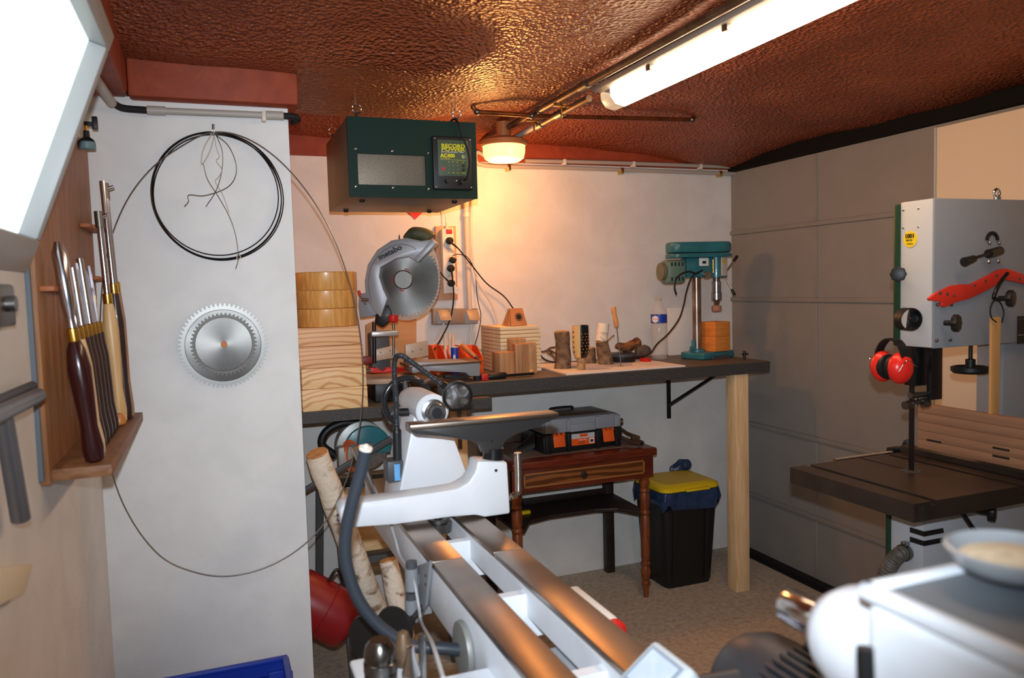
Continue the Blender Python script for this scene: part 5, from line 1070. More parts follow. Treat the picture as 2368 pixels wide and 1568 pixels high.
# banjo and tool rest
fy = 1.635; th_ = .062
K['whitec'] = mat('white_cast_iron', (216, 219, 224), .38, c2=(214, 217, 222), scale=30, bump=.04)
bj = MB(); out = [(785, 1180), (796, 1166), (868, 1158), (1010, 1138), (1058, 1130), (1085, 1115), (1100, 1090), (1105, 1066), (1174, 1068), (1181, 1190), (1122, 1199), (1100, 1192), (1040, 1197), (915, 1214), (808, 1222), (790, 1220)]
P = [ay(a, b2, fy) for a, b2 in out]
for p in P: p.z = max(p.z, BZ + .001)
bj.prism(P, (0, th_, 0), .006); bjo = bj.build('banjo', K['whitec'], lt_, 'white cast banjo')
q = ay(788, 1195, fy + .03); MB().lathe(q, (-1, 0, 0), [(.012, -.004), (.012, .004), (.006, .01)], 20).build('cam_shaft_end', K['chrome'], bjo)
q = ay(1147, 1088, fy - .0005); MB().cyl(q, q + V((0, -.001, 0)), .0035, seg=14).build('screw_hole', K['black'], bjo)
MB().tube([ay(1183, 1148, fy + .02), ay(1197, 1140, fy + .02), ay(1199, 1120, fy + .02), ay(1197, 1047, fy + .02)], lambda t: .007 + .002 * (t > .4), 14, 4).build('lock_lever', K['chrome'], bjo, 'chrome locking lever')
MB().cyl(ay(1140, 1072, fy + .03), ay(1140, 1036, fy + .03), .024, .024, 28).build('tool_post', K['blackm'], bjo)
tr = MB(); out = [(950, 985), (1288, 957), (1291, 966), (1250, 985), (1195, 1005), (1170, 1020), (1158, 1048), (1117, 1050), (1110, 1030), (1090, 1020), (1025, 1010), (962, 1005), (952, 996)]
tr.prism([ay(a, b2, fy + .012) for a, b2 in out], (0, .022, 0), .004); K['restm'] = mat('dark_cast_rest', (66, 64, 64), .38, .4)
tro = tr.build('tool_rest', K['restm'], lt_, 'dark cast tool rest')
a, b2 = ay(948, 983, fy - .012), ay(1293, 954, fy - .012)
MB().prism([a, b2, b2 + V((0, .0, -.010)), a + V((0, 0, -.012))], (0, .048, 0), .003).build('rest_edge', K['way'], tro, 'worn steel top edge')
q = ay(1137, 1021, fy + .0115); MB().cyl(q, q + V((0, -.001, 0)), .003, seg=12).build('screw_hole', K['black'], tro)
# tailstock
ty = 1.80; hub_ = ay(1000, 950, ty - .03); LXc = hub_.x
K['whitet'] = K['whitec']
out = [(958, 960), (1032, 962), (1092, 1128), (1092, 1150), (918, 1160), (925, 1130)]
P = [ay(a, b2, ty) for a, b2 in out]
for p in P[-3:]: p.z = max(p.z, BZ + .02)
P[3].z = BZ + .001; P[4].z = BZ + .001
tl = MB().prism(P, (0, .16, 0), .005).build('tailstock', K['whitet'], lt_, 'white tailstock')
MB().lathe(hub_ + V((0, -.004, 0)), (0, 1, 0), [(.036, 0), (.040, .004), (.040, .15), (.034, .21), (.025, .25)], 40).build('tailstock_barrel', K['whitet'], tl)
MB().lathe(hub_ + V((0, -.008, 0)), (0, -1, 0), [(.029, 0), (.029, .006), (.0225, .008), (.0225, .03), (.0205, .033), (.012, .033), (.012, .01)], 36).build('quill', K['steel'], tl, 'steel quill', 25); 
MB().cyl(hub_ + V((0, -.022, 0)), hub_ + V((0, -.0405, 0)), .0115).build('bore', K['black'], tl)
hw = hub_ + V((-.0, .30, -.002)); hwc = ay(942, 928, hw.y)
hwm = MB().torus(hwc, (0, 1, 0), .064, .0085, 56, 12).build('handwheel', mat('glossy_black_wheel', (52, 54, 58), .16, .4), tl, 'glossy black handwheel')
m = MB()
for a in (95, 215, 335): a = math.radians(a); m.cyl(hwc + V((.012 * math.cos(a), 0, .012 * math.sin(a))), hwc + V((.06 * math.cos(a), 0, .06 * math.sin(a))), .008, .006)
m.cyl(hwc + V((0, -.05, 0)), hwc + V((0, .01, 0)), .017).build('wheel_spoke', K['dgrey'], hwm); MB().cyl(hwc + V((.045, 0, .045)), hwc + V((.075, -.03, .062)), .006).build('wheel_handle', K['chrome'], hwm)
MB().cyl(ay(968, 952, ty + .05), ay(935, 953, ty + .05), .006).cyl(ay(945, 953, ty + .05), ay(912, 954, ty + .05), .010).build('quill_lock', K['black'], tl)
MB().tube([ay(922, 955, ty + .05), ay(915, 1000, ty + .05), ay(908, 1014, ty + .05)], lambda t: .006 + .003 * t, 10, 3).build('lock_lever', mat('grey_lever', (110, 114, 120), .4), tl)
MB().tube([ay(822, 1036, ty + .02), ay(842, 1085, ty + .02), ay(868, 1152, ty + .02)], .0095, 14, 2).build('clamp_lever', K['chrome'], tl, 'chrome clamp lever')
q = az(1030, 1205, BZ - .002); MB().lathe((LC, 1.70, BZ - .035), (0, 0, 1), [(.03, 0), (.032, .02), (.024, .022), (.024, .03)], 28).cyl((LC, 1.70, BZ - .01), (LC, 1.70, BZ + .004), .010).build('clamp_plate', K['steeld'], tl)
# magnetic gooseneck lamp on the tailstock
gl = thing('work_lamp', 'black gooseneck lamp with a chrome reflector on the lathe tailstock', 'lamp', ay(908, 1118, ty + .03))
yg = ty + .02
a, b2 = ay(893, 1066, yg), ay(921, 1112, yg)
MB().bb((a.x, yg - .012, b2.z), (b2.x + .012, yg + .04, a.z), .004).build('magnet_base', K['dgrey'], gl); MB().bb((ay(909, 1080, yg).x, yg - .0135, b2.z + .004), (ay(922, 1080, yg).x, yg - .011, a.z - .008)).build('base_label', mat('blue_white_label', (120, 178, 222), .4, c2=(60, 140, 214), scale=14), gl)
MB().tube([ay(919, 1065, yg + .01), ay(918, 1010, yg + .01), ay(917, 985, yg + .01)], lambda t: .011 - .004 * (t > .8), 12, 4).build('rod_grip', K['black'], gl)
gp = smooth_path([ay(917, 990, yg + .01), ay(916, 930, yg), ay(912, 860, yg - .01), ay(914, 830, yg - .02), ay(926, 822, yg - .03), ay(945, 832, yg - .05), ay(985, 862, yg - .08), ay(1030, 895, yg - .11)], 26)
MB().tube(gp, lambda t: .0062 + .0006 * math.sin(t * 620), 10, raw=True).build('gooseneck', mat('dark_gooseneck', (58, 62, 66), .4, .5), gl)
hc_ = ay(1056, 914, yg - .145); back = gp[-1]; dh = (hc_ - back).normalized(); dh2 = (V((-.30, -.95, .06)).normalized() * .9 + dh * .35).normalized()
MB().cyl(back - dh * .012, hc_ - dh2 * .01, .0095, .014, 20).build('lamp_neck', K['black'], gl)
MB().lathe(hc_ - dh2 * .022, dh2, [(.013, -.004), (.018, .0), (.030, .018), (.0345, .026), (.0345, .034), (.030, .036), (.0275, .033)], 40).build('lamp_head', K['blackm'], gl)
MB().lathe(hc_ - dh2 * .022, dh2, [(.0275, .034), (.022, .026), (.013, .014), (.004, .008)], 40).build('reflector', mat('faceted_reflector', (240, 242, 244), .12, 1, bump=.16, kind='voronoi', bscale=42), gl, 'chrome reflector'); MB().ball(hc_ - dh2 * .008, .006).build('bulb', K['clear'], gl)
# blue-grey flexible arm with a magnetic disc on the bed side
fa = thing('flexible_arm', 'blue-grey rubber flexible arm curving up from a magnetic disc on the lathe bed side', 'flexible arm', ax(1075, 1500, bx0))
q = ax(1075, 1500, bx0 - .002); q.x = bx0 - .004
MB().lathe(q + V((.003, 0, 0)), (-1, 0, 0), [(.046, 0), (.047, .003), (.045, .009), (.02, .012)], 40).build('magnet_disc', mat('dusty_grey_disc', (138, 138, 134), .5, .3), fa)
d0 = q.y
def fpt(px, py, t): return ay(px, py, t)
K['blurub'] = mat('blue_grey_rubber', (44, 50, 58), .5)
P = [q + V((-.008, 0, 0)), ay(1020, 1499, d0 + .005), ay(950, 1492, d0 + .02), ay(880, 1450, d0 + .03), ay(828, 1385, d0 + .035), ay(800, 1300, d0 + .035), ay(800, 1230, d0 + .03), ay(815, 1160, d0 + .02), ay(833, 1095, d0 + .01), ay(845, 1040, d0)]
MB().tube(P, .0102, 16, 8).build('rubber_tube', K['blurub'], fa)
e = P[-1]; dd_ = (P[-1] - P[-2]).normalized(); MB().cyl(e, e + dd_ * .004, .0106).cyl(e, e + dd_ * .009, .003).build('end_cap', K['cream'], fa)
# grey clip holder and small tools by the bed
ch = thing('clip_holder', 'grey plastic clip holder screwed to the lathe bed side', 'holder', ax(975, 1400, bx0))
yq = ax(985, 1330, bx0).y
pl_ = [ax(962, 1312, bx0 - .002), ax(1001, 1296, bx0 - .002), ax(990, 1400, bx0 - .002), ax(972, 1440, bx0 - .002)]
K['clipg'] = mat('grey_clip_plastic', (128, 130, 134), .5)
MB().prism(pl_, (-.006, 0, 0), .001).build('plate', K['clipg'], ch)
for py in (1330, 1402):
    c_ = ay(952, py, yq + .03); MB().lathe(c_ + V((0, 0, -.03)), (0, 0, 1), [(.0135, 0), (.0135, .045)], 24).build('clip', K['clipg'], ch); MB().cyl(c_ + V((0, 0, .014)), c_ + V((0, 0, .028)), .0115).build('clip_core', K['dgrey'], ch); MB().bb(c_ + V((.008, -.004, -.02)), c_ + V((.04, .004, 0))).build('clip_arm', K['clipg'], ch)
for py in (1331, 1352): q = ax(984, py, bx0 - .0085); MB().ball(q, .0035, (.4, 1, 1), seg=12).build('screw', K['steeld'], ch)
solo(MB().tube([ax(905, 1215, bx0 - .006), ax(915, 1250, bx0 - .006), ax(925, 1285, bx0 - .006), ax(945, 1315, bx0 - .012), ay(958, 1345, yq), ay(968, 1400, yq - .03), ay(975, 1440, yq - .06), ay(1000, 1490, 1.05), ay(1025, 1568, .92)], .003, 8, 6).build('cable', mat('clear_grey_cable', (178, 178, 180), .3)), 'grey lamp cable running along the lathe bed side', 'cable')
sh_ = thing('tool_shelf', 'small white shelf on the side of the lathe holding chucks and centres', 'shelf', ay(880, 1568, 1.12))
zS2 = ay(850, 1525, 1.18).z
sx0, sx1 = ay(812, 1530, 1.17).x, ay(985, 1545, 1.06).x
MB().bb((sx0, 1.0, zS2 - .012), (sx1, 1.19, zS2), .005, 3).build('shelf_board', K['whitep'], sh_)
MB().bb((sx1 - .02, 1.03, zS2 - .03), (bx0 + .004, 1.10, zS2 - .012)).build('shelf_arm', K['whitep'], sh_)
q = V((ay(880, 1540, 1.10).x, 1.10, zS2 + .0004)); hh_ = ay(880, 1478, 1.10).z - q.z
dk = thing('drill_chuck', 'gunmetal drill chuck standing on the white lathe shelf', 'drill chuck', q)
MB().lathe(q, (0, 0, 1), [(.022, 0), (.024, .004), (.024, hh_ * .5), (.0225, hh_ * .52), (.0225, hh_ * .62), (.024, hh_ * .64), (.021, hh_ * .86), (.014, hh_)], 32).build('chuck_body', mat('gunmetal', (112, 108, 104), .22, 1), dk); MB().lathe(q + V((0, 0, hh_ * .3)), (0, 0, 1), [(.0246, 0), (.0246, hh_ * .18)], 24).build('knurled_sleeve', K['steeld'], dk)
q = V((ay(951, 1550, 1.06).x, 1.06, zS2 + .0004)); hh_ = max(.05, ay(951, 1492, 1.06).z - q.z)
lc2 = thing('live_centre', 'chrome-tipped live centre with a black body on the lathe shelf', 'live centre', q)
MB().lathe(q, (0, 0, 1), [(.013, 0), (.013, hh_ * .35)], 24).build('body', K['black'], lc2); MB().lathe(q + V((0, 0, hh_ * .35)), (0, 0, 1), [(.0135, 0), (.0135, hh_ * .06), (.006, hh_ * .45), (.0055, hh_ * .62), (.001, hh_ * .65)], 28).build('cone', K['chrome'], lc2)
q = V((ay(978, 1550, 1.09).x, 1.09, zS2 + .0004)); solo(MB().cyl(q, q + V((0, 0, .065)), .0055).build('steel_rod', K['steel']), 'thin steel rod standing behind the live centre on the lathe shelf', 'rod')
q = V((ay(935, 1545, 1.14).x, 1.14, zS2 + .0004)); solo(MB().lathe(q, (0, 0, 1), [(.014, 0), (.016, .01), (.014, .03), (.008, .05), (.002, .054)], 24).build('spindle_centre', K['pipe']), 'rusty brown drive centre on the lathe shelf behind the live centre', 'drive centre')
for px, py, y_, lab in ((912, 1455, 1.42, 'black disc hanging on the lathe side under the flexible arm'), (848, 1475, 1.46, 'dark grey disc left of the black disc, low beside the lathe')):
    c_ = ay(px, py, y_); dn_ = V((-.75, -.6, .1)).normalized()
    t_ = thing('sanding_disc', lab, 'disc', c_); MB().lathe(c_, dn_, [(.002, -.004), (.042, -.004), (.0435, 0), (.042, .004), (.002, .005)], 40).build('disc_face', K['black'], t_); MB().cyl(c_ - dn_ * .05, c_ - dn_ * .004, .012).build('disc_hub', K['steeld'], t_)
    if px == 912: MB().cyl(c_ - dn_ * .045, V((bx0 + .005, c_.y + .06, c_.z + .015)), .006).build('hanger', K['steeld'], t_)
    else: MB().cyl(c_ - dn_ * .04, ay(915, 1450, 1.42) - dn_ * .03, .006).build('hanger', K['steeld'], t_)

# ================================================================== BANDSAW
bw = thing('bandsaw', 'grey upright bandsaw with a dark cast table beside the grey garage door', 'bandsaw', (1.8, 1.45, 0))
K['lgrey'] = mat('light_grey_enamel', (196, 196, 194), .4); K['mgrey'] = mat('mid_grey_enamel', (142, 146, 152), .42); K['bgreen'] = mat('bandsaw_green', (22, 58, 36), .4)
HX, HYr, HYf, HX1 = 1.645, 1.405, 1.502, 2.08
z0_ = ay(2147, 806, HYr).z; z1_ = ay(2152, 458, HYr).z
MB().bb((HX, HYr + .002, z0_), (HX1, HYf, z1_), .004).build('upper_wheel_case', K['lgrey'], bw, 'light grey upper wheel case')
MB().bb((HX + .002, HYr - .002, z0_ - .001), (HX1, HYr + .004, z1_), .002).build('rear_plate', K['mgrey'], bw, 'grey rear plate')
MB().bb((HX - .006, HYf, z0_ + .0), (HX1, HYf + .016, z1_ - .004), .004).build('wheel_cover', K['bgreen'], bw, 'green wheel cover')
cx0_ = ay(2315, 900, 1.43).x
MB().bb((cx0_, 1.425, .80), (HX1, HYf, z0_ + .01), .004).build('column', K['mgrey'], bw)
for px, py in ((2089, 486), (2124, 482), (2089, 527), (2124, 524)): q = ax(px, py, HX); MB().ball(q, .0035, (.5, 1, 1), seg=12).build('rivet', K['chrome'], bw)
q = ax(2105, 553, HX - .0006); sd = MB().lathe(q, (-1, 0, 0), [(.0205, -.0005), (.0205, .0008)], 36).build('round_sticker', mat('sticker_yellow', (246, 206, 40), .4), bw, 'round yellow sticker')
rS = V((0, -1, 0)); tq = q + V((-.0012, 0, 0))
text('1001', tq - rS * .0155 + V((0, 0, .003)), rS, U_, .0145, K['black'], sd, bold=.0006); text('PI\u00c8CES', tq - rS * .012 + V((0, 0, -.005)), rS, U_, .0065, K['black'], sd); text('D\u00e9tach\u00e9es', tq - rS * .009 + V((0, 0, -.013)), rS, U_, .0042, K['black'], sd)
# eye bolt
q = ay(2305, 452, 1.45); q.z = z1_; MB().cyl(q, q + V((0, 0, .012)), .011).torus(q + V((0, 0, .022)), (0, 1, 0), .0095, .0042, 24, 8).build('lifting_eye', K['chrome'], bw)
# scale arc, lever
qa = ay(2294, 556, HYr - .003); MB().torus(qa, (0, 1, 0), .0185, .0052, 30, 6, 180, 360).build('tension_scale', K['black'], bw)
lev = MB().tube([ay(2236, 604, HYr - .04), ay(2262, 594, HYr - .04), ay(2292, 585, HYr - .035)], .0036, 10, 4).build('tension_lever', K['blackm'], bw, 'black tension lever')
MB().cyl(ay(2230, 606, HYr - .042), ay(2252, 598, HYr - .04), .0115, .0085, 20).build('lever_grip', K['black'], lev); MB().cyl(ay(2286, 587, HYr - .03), ay(2312, 580, HYr - .022), .0115, .0115, 20).build('lever_hub', K['blackm'], lev)
for px, py in ((2287, 562), (2309, 562), (2286, 606), (2308, 605), (2167, 705), (2199, 705), (2165, 787), (2196, 786)): MB().lathe(ay(px, py, HYr - .002), (0, -1, 0), [(.0055, 0), (.005, .003), (.003, .005)], 6).build('bolt', K['steel'], bw)
def star(name, c, axis, r, dep, stem=.02, n_=8, parent=bw):
    c = V(c); a = V(axis).normalized(); u, w = frame(a); m = MB(); P = []
    for k in range(n_ * 4): an = 2 * math.pi * k / (n_ * 4); P.append(c + (u * math.cos(an) + w * math.sin(an)) * r * (1 + .07 * math.cos(n_ * an)))
    m.prism(P, a * dep, .0025); m.cyl(c - a * stem, c, r * .32); return m.build(name, K['black'], parent)
star('door_knob', ax(2078, 634, HX - .022), (-.8, -.6, 0), .0185, .014)
star('tracking_knob', ay(2204, 747, HYr - .032), (.35, -1, 0), .020, .014)
star('lock_knob', ay(2330, 690, HYr - .04), (.3, -1, 0), .020, .014)
dpl = MB().bb(ay(2353, 795, HYr - .0045), ay(2420, 728, HYr - .003)).build('data_plate', K['black'], bw)
for py in (735, 772): MB().bb(ay(2355, py + 3, HYr - .0055), ay(2420, py - 1, HYr - .0044)).build('plate_line', K['wlet'], dpl)
# guide post and guides
MB().bb((1.648, 1.455, 1.17), (1.69, 1.49, z0_ + .004), .002).build('guide_post', K['blackm'], bw)
q0_, q1_ = ay(2150, 925, 1.43), ay(2176, 812, 1.43); MB().bb((q0_.x, 1.425, q0_.z), (q1_.x, 1.44, z0_ + .002), .001).build('guide_plate', K['blackm'], bw)
m = MB().cyl(ay(2092, 938, 1.45), ay(2108, 934, 1.45), .0105).cyl(ay(2108, 932, 1.445), ay(2140, 925, 1.445), .006).cyl(ay(2134, 934, 1.44), ay(2146, 932, 1.44), .010).cyl(ay(2105, 915, 1.445), ay(2142, 912, 1.445), .0075).cyl(ay(2118, 938, 1.45), ay(2118, 910, 1.45), .006).cyl(ay(2097, 925, 1.455), ay(2097, 900, 1.455), .0016); m.build('blade_guide', K['steeld'], bw, 'steel blade guides')
TZ = .95
bl_ = az(2106, 1088, TZ); bX, bY = ay(2108, 1000, 1.47).x, 1.47
MB().bb((bX - .0006, bY - .008, TZ - .10), (bX + .0006, bY + .008, z0_ + .002)).build('saw_blade', K['bladed'], bw)
q = ay(2252, 858, 1.445); hwz = q.z
MB().lathe((q.x, 1.455, hwz), (0, 0, 1), [(.03, -.002), (.040, -.006), (.046, .0), (.046, .010), (.040, .012), (.034, .006), (.012, .008), (.012, .03), (.005, .032), (.005, z0_ - hwz + .002)], 40).build('tension_handwheel', K['black'], bw, 'black tension handwheel')
# table
TX0, TX1, TY0, TY1 = 1.412, 1.93, 1.248, 1.64; tk = .042
n1, n2 = ax(2152, 1140, 0 + 1.5).x, 0
n1 = az(2160, 1158, TZ).x; n2 = az(2346, 1120, TZ).x; nw = .009
prof = [(TX0, TZ - tk), (TX0, TZ), (n1 - nw, TZ), (n1 - nw, TZ - .010), (n1 + nw, TZ - .010), (n1 + nw, TZ), (n2 - nw, TZ), (n2 - nw, TZ - .010), (n2 + nw, TZ - .010), (n2 + nw, TZ), (TX1, TZ), (TX1, TZ - tk)]
K['cast'] = mat('dark_cast_table', (82, 70, 62), .34, .6, c2=(68, 58, 52), scale=8)
tbm = MB().prism([(a, TY0, b2) for a, b2 in prof], (0, TY1 - TY0, 0)).build('saw_table', K['cast'], bw, 'dark cast-iron table')
MB().lathe((bX + .0, bY, TZ + .0002), (0, 0, 1), [(.026, -.002), (.026, .0006)], 32).build('table_insert', K['dgrey'], tbm); MB().bb((bX - .0015, bY, TZ + .0002), (bX + .0015, TY1, TZ + .0009)).build('blade_slot', K['black'], tbm)
MB().bb((TX0 + .012, TY0 - .0012, TZ - tk), (TX0 + .03, TY0 + .002, TZ - .006)).build('milled_pad', K['steeld'], tbm)
MB().tube([(az(1928, 1062, TZ).x, TY1 + .016, TZ - .002), (TX1, TY1 + .016, TZ - .002)], .0055, 12, raw=True).build('fence_rail', K['chrome'], bw, 'polished fence rail')
for xx in (az(1928, 1062, TZ).x + .08, TX1 - .06): MB().bb((xx - .008, TY1 - .002, TZ - .02), (xx + .008, TY1 + .016, TZ - .006)).build('rail_bracket', K['steeld'], bw)
# fence
fX = 1.79
fm = MB(); nG = 5; zF0, zF1 = TZ + .028, TZ + .150; FY1 = 1.572
for k in range(nG): fm.bb((fX, TY0 - .03, zF0 + (zF1 - zF0) * k / nG + .0003), (fX + .022, FY1, zF0 + (zF1 - zF0) * (k + 1) / nG - .0003), .0004)
K['fence'] = mat('fence_reflected_tan', (160, 124, 98), .4, c2=(146, 110, 86), scale=16, stretch=(3, .2, 3))  # tan painted in for the brown ceiling reflected in the aluminium
fo = fm.build('rip_fence', K['fence'], bw, 'rip fence with the brown ceiling reflection in its colour')
for (y0_, z_) in ((1.52, .052), (1.33, .066), (1.33, .046)): MB().bb((fX - .0008, y0_ - .022, TZ + z_), (fX + .001, y0_ + .022, TZ + z_ + .005)).build('fence_slot', K['black'], fo)
MB().bb((fX + .022, TY0 - .02, TZ + .0005), (fX + .06, TY1 + .01, TZ + .016)).build('fence_foot', K['cast'], fo)
star('fence_knob', ay(2100, 1027, TY1 + .05), (-.8, -.5, 0), .014, .012); MB().bb((fX - .005, TY1 + .01, TZ - .012), (fX + .04, TY1 + .035, TZ + .010), .004).build('fence_carriage', K['blackm'], bw)
# trunnion and lower body
LX, LYr, LYf = 1.605, 1.385, 1.50
zL = ay(2135, 1197, LYr).z
LYf = ax(2060, 1200, LX).y; LYr = ax(2135, 1200, LX).y
MB().bb((LX, LYr, .03), (HX1, LYf, zL), .003).build('lower_wheel_case', mat('pale_grey_enamel', (190, 194, 200), .4), bw, 'pale grey lower wheel case'); MB().bb((LX - .004, LYf, .05), (HX1, LYf + .014, zL - .002), .003).build('lower_wheel_cover', K['bgreen'], bw, 'green lower wheel cover')
MB().bb((LX - .004, LYr - .004, zL), (HX1, LYf + .002, zL + .004)).build('case_flange', K['lgrey'], bw)
MB().bb((LX - .0, LYr - .02, 0), (HX1, LYf + .02, .03)).build('base_foot', K['dgrey'], bw)
MB().bb((LX + .01, LYr + .01, zL + .004), (LX + .16, LYf - .01, TZ - tk - .004), .004).prism([(LX + .02, LYr - .012, zL + .004), (LX + .17, LYr - .012, zL + .004), (LX + .15, LYr - .012, TZ - tk - .001), (LX + .04, LYr - .012, TZ - tk - .001)], (0, .012, 0)).build('trunnion', K['dgrey'], bw)
for k in range(2):
    zz = 1215 + 22 * k
    for pts in ([ax(2104, zz + 4, LX - .0012), ax(2136, zz + 14, LX - .0012), ax(2136, zz + 26, LX - .0012), ax(2104, zz + 16, LX - .0012)],): MB().prism([V((LX - .0016, p.y, p.z)) for p in pts], (.0014, 0, 0)).build('chevron_decal', K['black'], bw)
    P = [ay(2136, zz + 14, LYr), ay(2180, zz + 6, LYr), ay(2182, zz + 17, LYr), ay(2136, zz + 26, LYr)]; MB().prism([V((p.x, LYr - .0014, p.z)) for p in P], (0, .0013, 0)).build('chevron_decal', K['black'], bw)
tk_ = MB().cyl(ay(2225, 1172, LYr - .02), ay(2278, 1182, LYr - .05), .009).build('tilt_shaft', K['blackm'], bw); star('tilt_knob', ay(2285, 1187, LYr - .055), (.5, -1, 0), .0185, .016)
MB().tube([ay(2212, 1172, LYr - .02), ay(2226, 1188, LYr - .03), ay(2252, 1225, LYr - .035), ay(2275, 1250, LYr - .035)], .006, 10, 4).build('trunnion_lever', K['blackm'], bw)
# dust hose
yh = LYr + .03
hp = smooth_path([ax(2098, 1275, LX), V((LX - .03, ax(2098, 1275, LX).y + .0, ax(2098, 1275, LX).z - .006)), ax(2060, 1305, LX - .035), ax(2045, 1340, LX - .03), ax(2046, 1380, LX - .02), ax(2055, 1430, LX)], 24)
dh = thing('dust_hose', 'ribbed grey dust hose clamped to the lower body of the bandsaw', 'hose', hp[-1])
MB().tube(hp, lambda t: .0185 + .0016 * math.sin(t * 150), 20, raw=True).build('ribbed_hose', mat('dusty_hose', (84, 80, 74), .5, c2=(110, 104, 94), scale=70), dh); 
a = hp[4]; d = (hp[9] - hp[3]).normalized(); MB().cyl(hp[4], hp[4] + d * .012, .0215, .0215, 28).build('hose_clamp', K['steeld'], dh); MB().bb(hp[4] + V((-.012, -.01, .018)), hp[4] + V((.004, .006, .028)), .002).build('clamp_screw', K['steel'], dh)

# cream board leaning behind the bandsaw
cbX = 2.44
cb_ = thing('cream_board', 'large cream board standing behind the bandsaw in front of the garage door', 'board', (cbX, 1.8, 0))
ye0 = ax(2163, 600, cbX).y; zt0 = ax(2163, 296, cbX).z
MB().bb((cbX, .9, .9), (cbX + .03, ye0, zt0), .003).build('board_face', mat('cream_paint', (226, 208, 184), .7), cb_); MB().bb((cbX - .004, ye0 - .001, .9), (cbX + .034, ye0 + .006, zt0)).build('edge_strip', mat('grey_edge', (178, 180, 176), .5), cb_)
MB().bb((cbX + .005, .95, 0), (cbX + .028, 1.0, .9)).bb((cbX + .005, ye0 - .06, 0), (cbX + .028, ye0 - .01, .9)).build('leg', K['pine'], cb_)

# things hanging on the bandsaw
hy = HYr - .012
out = [(2150, 690), (2162, 680), (2200, 661), (2225, 657), (2245, 658), (2290, 636), (2310, 624), (2330, 621), (2362, 632), (2400, 645), (2396, 662), (2360, 654), (2325, 647), (2290, 668), (2245, 690), (2210, 700), (2185, 711), (2178, 707), (2180, 698), (2152, 695)]
ps = thing('push_stick', 'long red plastic push stick held on the rear plate of the bandsaw', 'push stick', ay(2250, 690, hy))
MB().prism([ay(a, b2, hy) for a, b2 in out], (0, .009, 0), .0012).build('stick_body', mat('red_orange_plastic', (216, 52, 36), .4), ps)
for px, py, r in ((2174, 678, .0045), (2191, 680, .0042), (2206, 684, .0032), (2254, 661, .0032), (2279, 650, .0036), (2305, 638, .0036), (2358, 645, .004)): q = ay(px, py, hy); MB().cyl(q + V((0, .002, 0)), q + V((0, -.0008, 0)), r, seg=14).build('hole', K['dgrey'], ps)
hk = thing('hanging_hook', 'black bent hook over the red push stick carrying a cord loop', 'hook', ay(2300, 690, hy - .014))
MB().tube([ay(2330, 632, hy - .012), ay(2312, 655, hy - .016), ay(2300, 680, hy - .018), ay(2300, 692, hy - .014), ay(2312, 690, hy + .005)], .0048, 10, 5).build('hook_body', K['blackm'], hk)
bs_ = thing('bamboo_stick', 'flat bamboo stick hanging on a cord loop at the bandsaw', 'stick', ay(2298, 1040, hy - .03))
yk2 = hy - .028
MB().prism([ay(2294, 735, yk2), ay(2315, 732, yk2), ay(2309, 1035, yk2), ay(2302, 1040, yk2), ay(2290, 1020, yk2)], (0, .007, 0), .001).build('slat', mat('bamboo', (212, 164, 104), .45, c2=(186, 134, 78), scale=10, stretch=(3, 3, .2)), bs_)
MB().tube([ay(2304, 745, yk2 - .006), ay(2293, 735, yk2 - .004), ay(2290, 715, yk2), ay(2298, 696, yk2 + .004), ay(2312, 698, yk2 + .004), ay(2321, 722, yk2), ay(2317, 745, yk2 - .002)], .0018, 8, 6).build('cord_loop', K['rubber'], bs_)
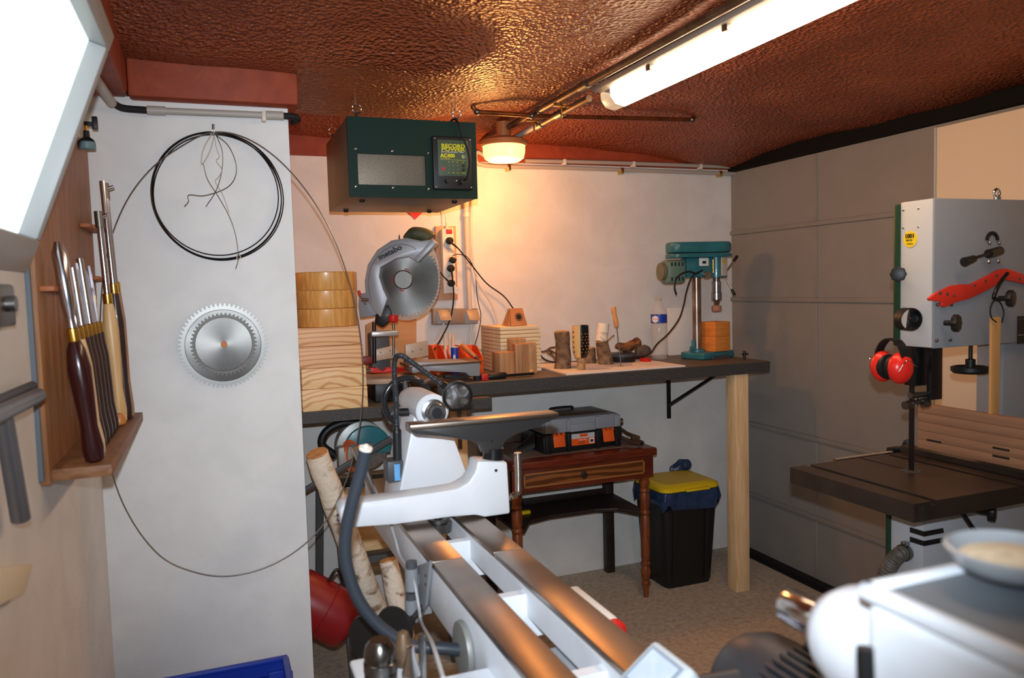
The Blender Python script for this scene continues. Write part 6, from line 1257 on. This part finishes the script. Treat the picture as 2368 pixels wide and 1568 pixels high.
# black ring handle and earmuffs
rx_ = HX - .035
rq = ax(2098, 738, rx_)
rg = MB().tube([rq + V((0, .026 * math.cos(a) * 1.0, .0265 * math.sin(a))) for a in [2 * math.pi * k / 40 for k in range(40)]], .0035, 10, closed=True, raw=True)
hd = thing('magnetic_hook', 'black round cup hook on the bandsaw side from which the earmuffs hang', 'hook', rq)
n_ = V((-.30, -.95, 0)).normalized(); s_ = V((0, 0, 1)).cross(n_)
MB().lathe(rq - n_ * .012, n_, [(.0258, 0), (.0285, 0), (.0285, .030), (.0258, .030)], 44, closed=True).build('ring_band', K['black'], hd)
MB().prism([rq + s_ * a + V((0, 0, b2)) - n_ * .008 for a, b2 in ((.0, -.026), (.010, -.022), (.021, -.015), (.026, 0), (.022, .014), (.008, .024), (.004, .01), (.002, -.01))], n_ * .008, .002).cyl(rq + s_ * .013, rq + s_ * .013 + n_ * .006, .008).build('web', K['black'], hd)
MB().cyl(rq + s_ * .018 - n_ * .004, V((HX + .001, rq.y + s_.y * .018, rq.z)), .009).build('magnet', K['dgrey'], hd)
em = thing('earmuffs', 'red earmuffs with a black headband hanging from the black hook', 'earmuffs', ax(2065, 880, rx_))
ex = rx_ - .03; ec = ax(2062, 840, ex)
u_ = V((-.02, -1, 0)).normalized(); v_ = V((-1, .02, 0)).normalized()
Pb = [ec + u_ * (math.cos(math.radians(a)) * .044) + V((0, 0, .0 + max(-.03, .062 * math.sin(math.radians(a))))) for a in range(-25, 206, 11)]
m = MB(); rings = []
for i, p in enumerate(Pb):
    t = (Pb[min(i + 1, len(Pb) - 1)] - Pb[max(i - 1, 0)]).normalized(); nn_ = t.cross(v_).normalized()
    rings.append([m.bm.verts.new(p + v_ * a + nn_ * b2) for a, b2 in ((-.013, -.0018), (.013, -.0018), (.013, .0018), (-.013, .0018))])
m.skin(rings).build('headband', K['black'], em, 'black headband')
K['redc'] = mat('earmuff_red', (232, 44, 34), .28)
for s_ in (1, -1):
    c_ = ec + u_ * (.027 * s_) + V((0, 0, -.010))
    MB().ball(c_ , .036, (.72, .95, 1.1), Matrix.Rotation(math.atan2(u_.y, u_.x), 3, 'Z')).build('ear_cup', K['redc'], em, 'red ear cup')
    MB().lathe(c_ - u_ * (.004 * s_), -u_ * s_, [(.026, 0), (.032, .004), (.032, .016), (.024, .02)], 32).build('ear_cushion', K['black'], em)
    q = c_ + u_ * (.022 * s_) ; MB().tube([c_ + u_ * (.02 * s_) + v_ * .026 + V((0, 0, -.006)), c_ + u_ * (.030 * s_) + v_ * .01 + V((0, 0, .022)), c_ + u_ * (.026 * s_) - v_ * .024 + V((0, 0, .004))], .0013, 6, 6).build('wire_yoke', K['chrome'], em)
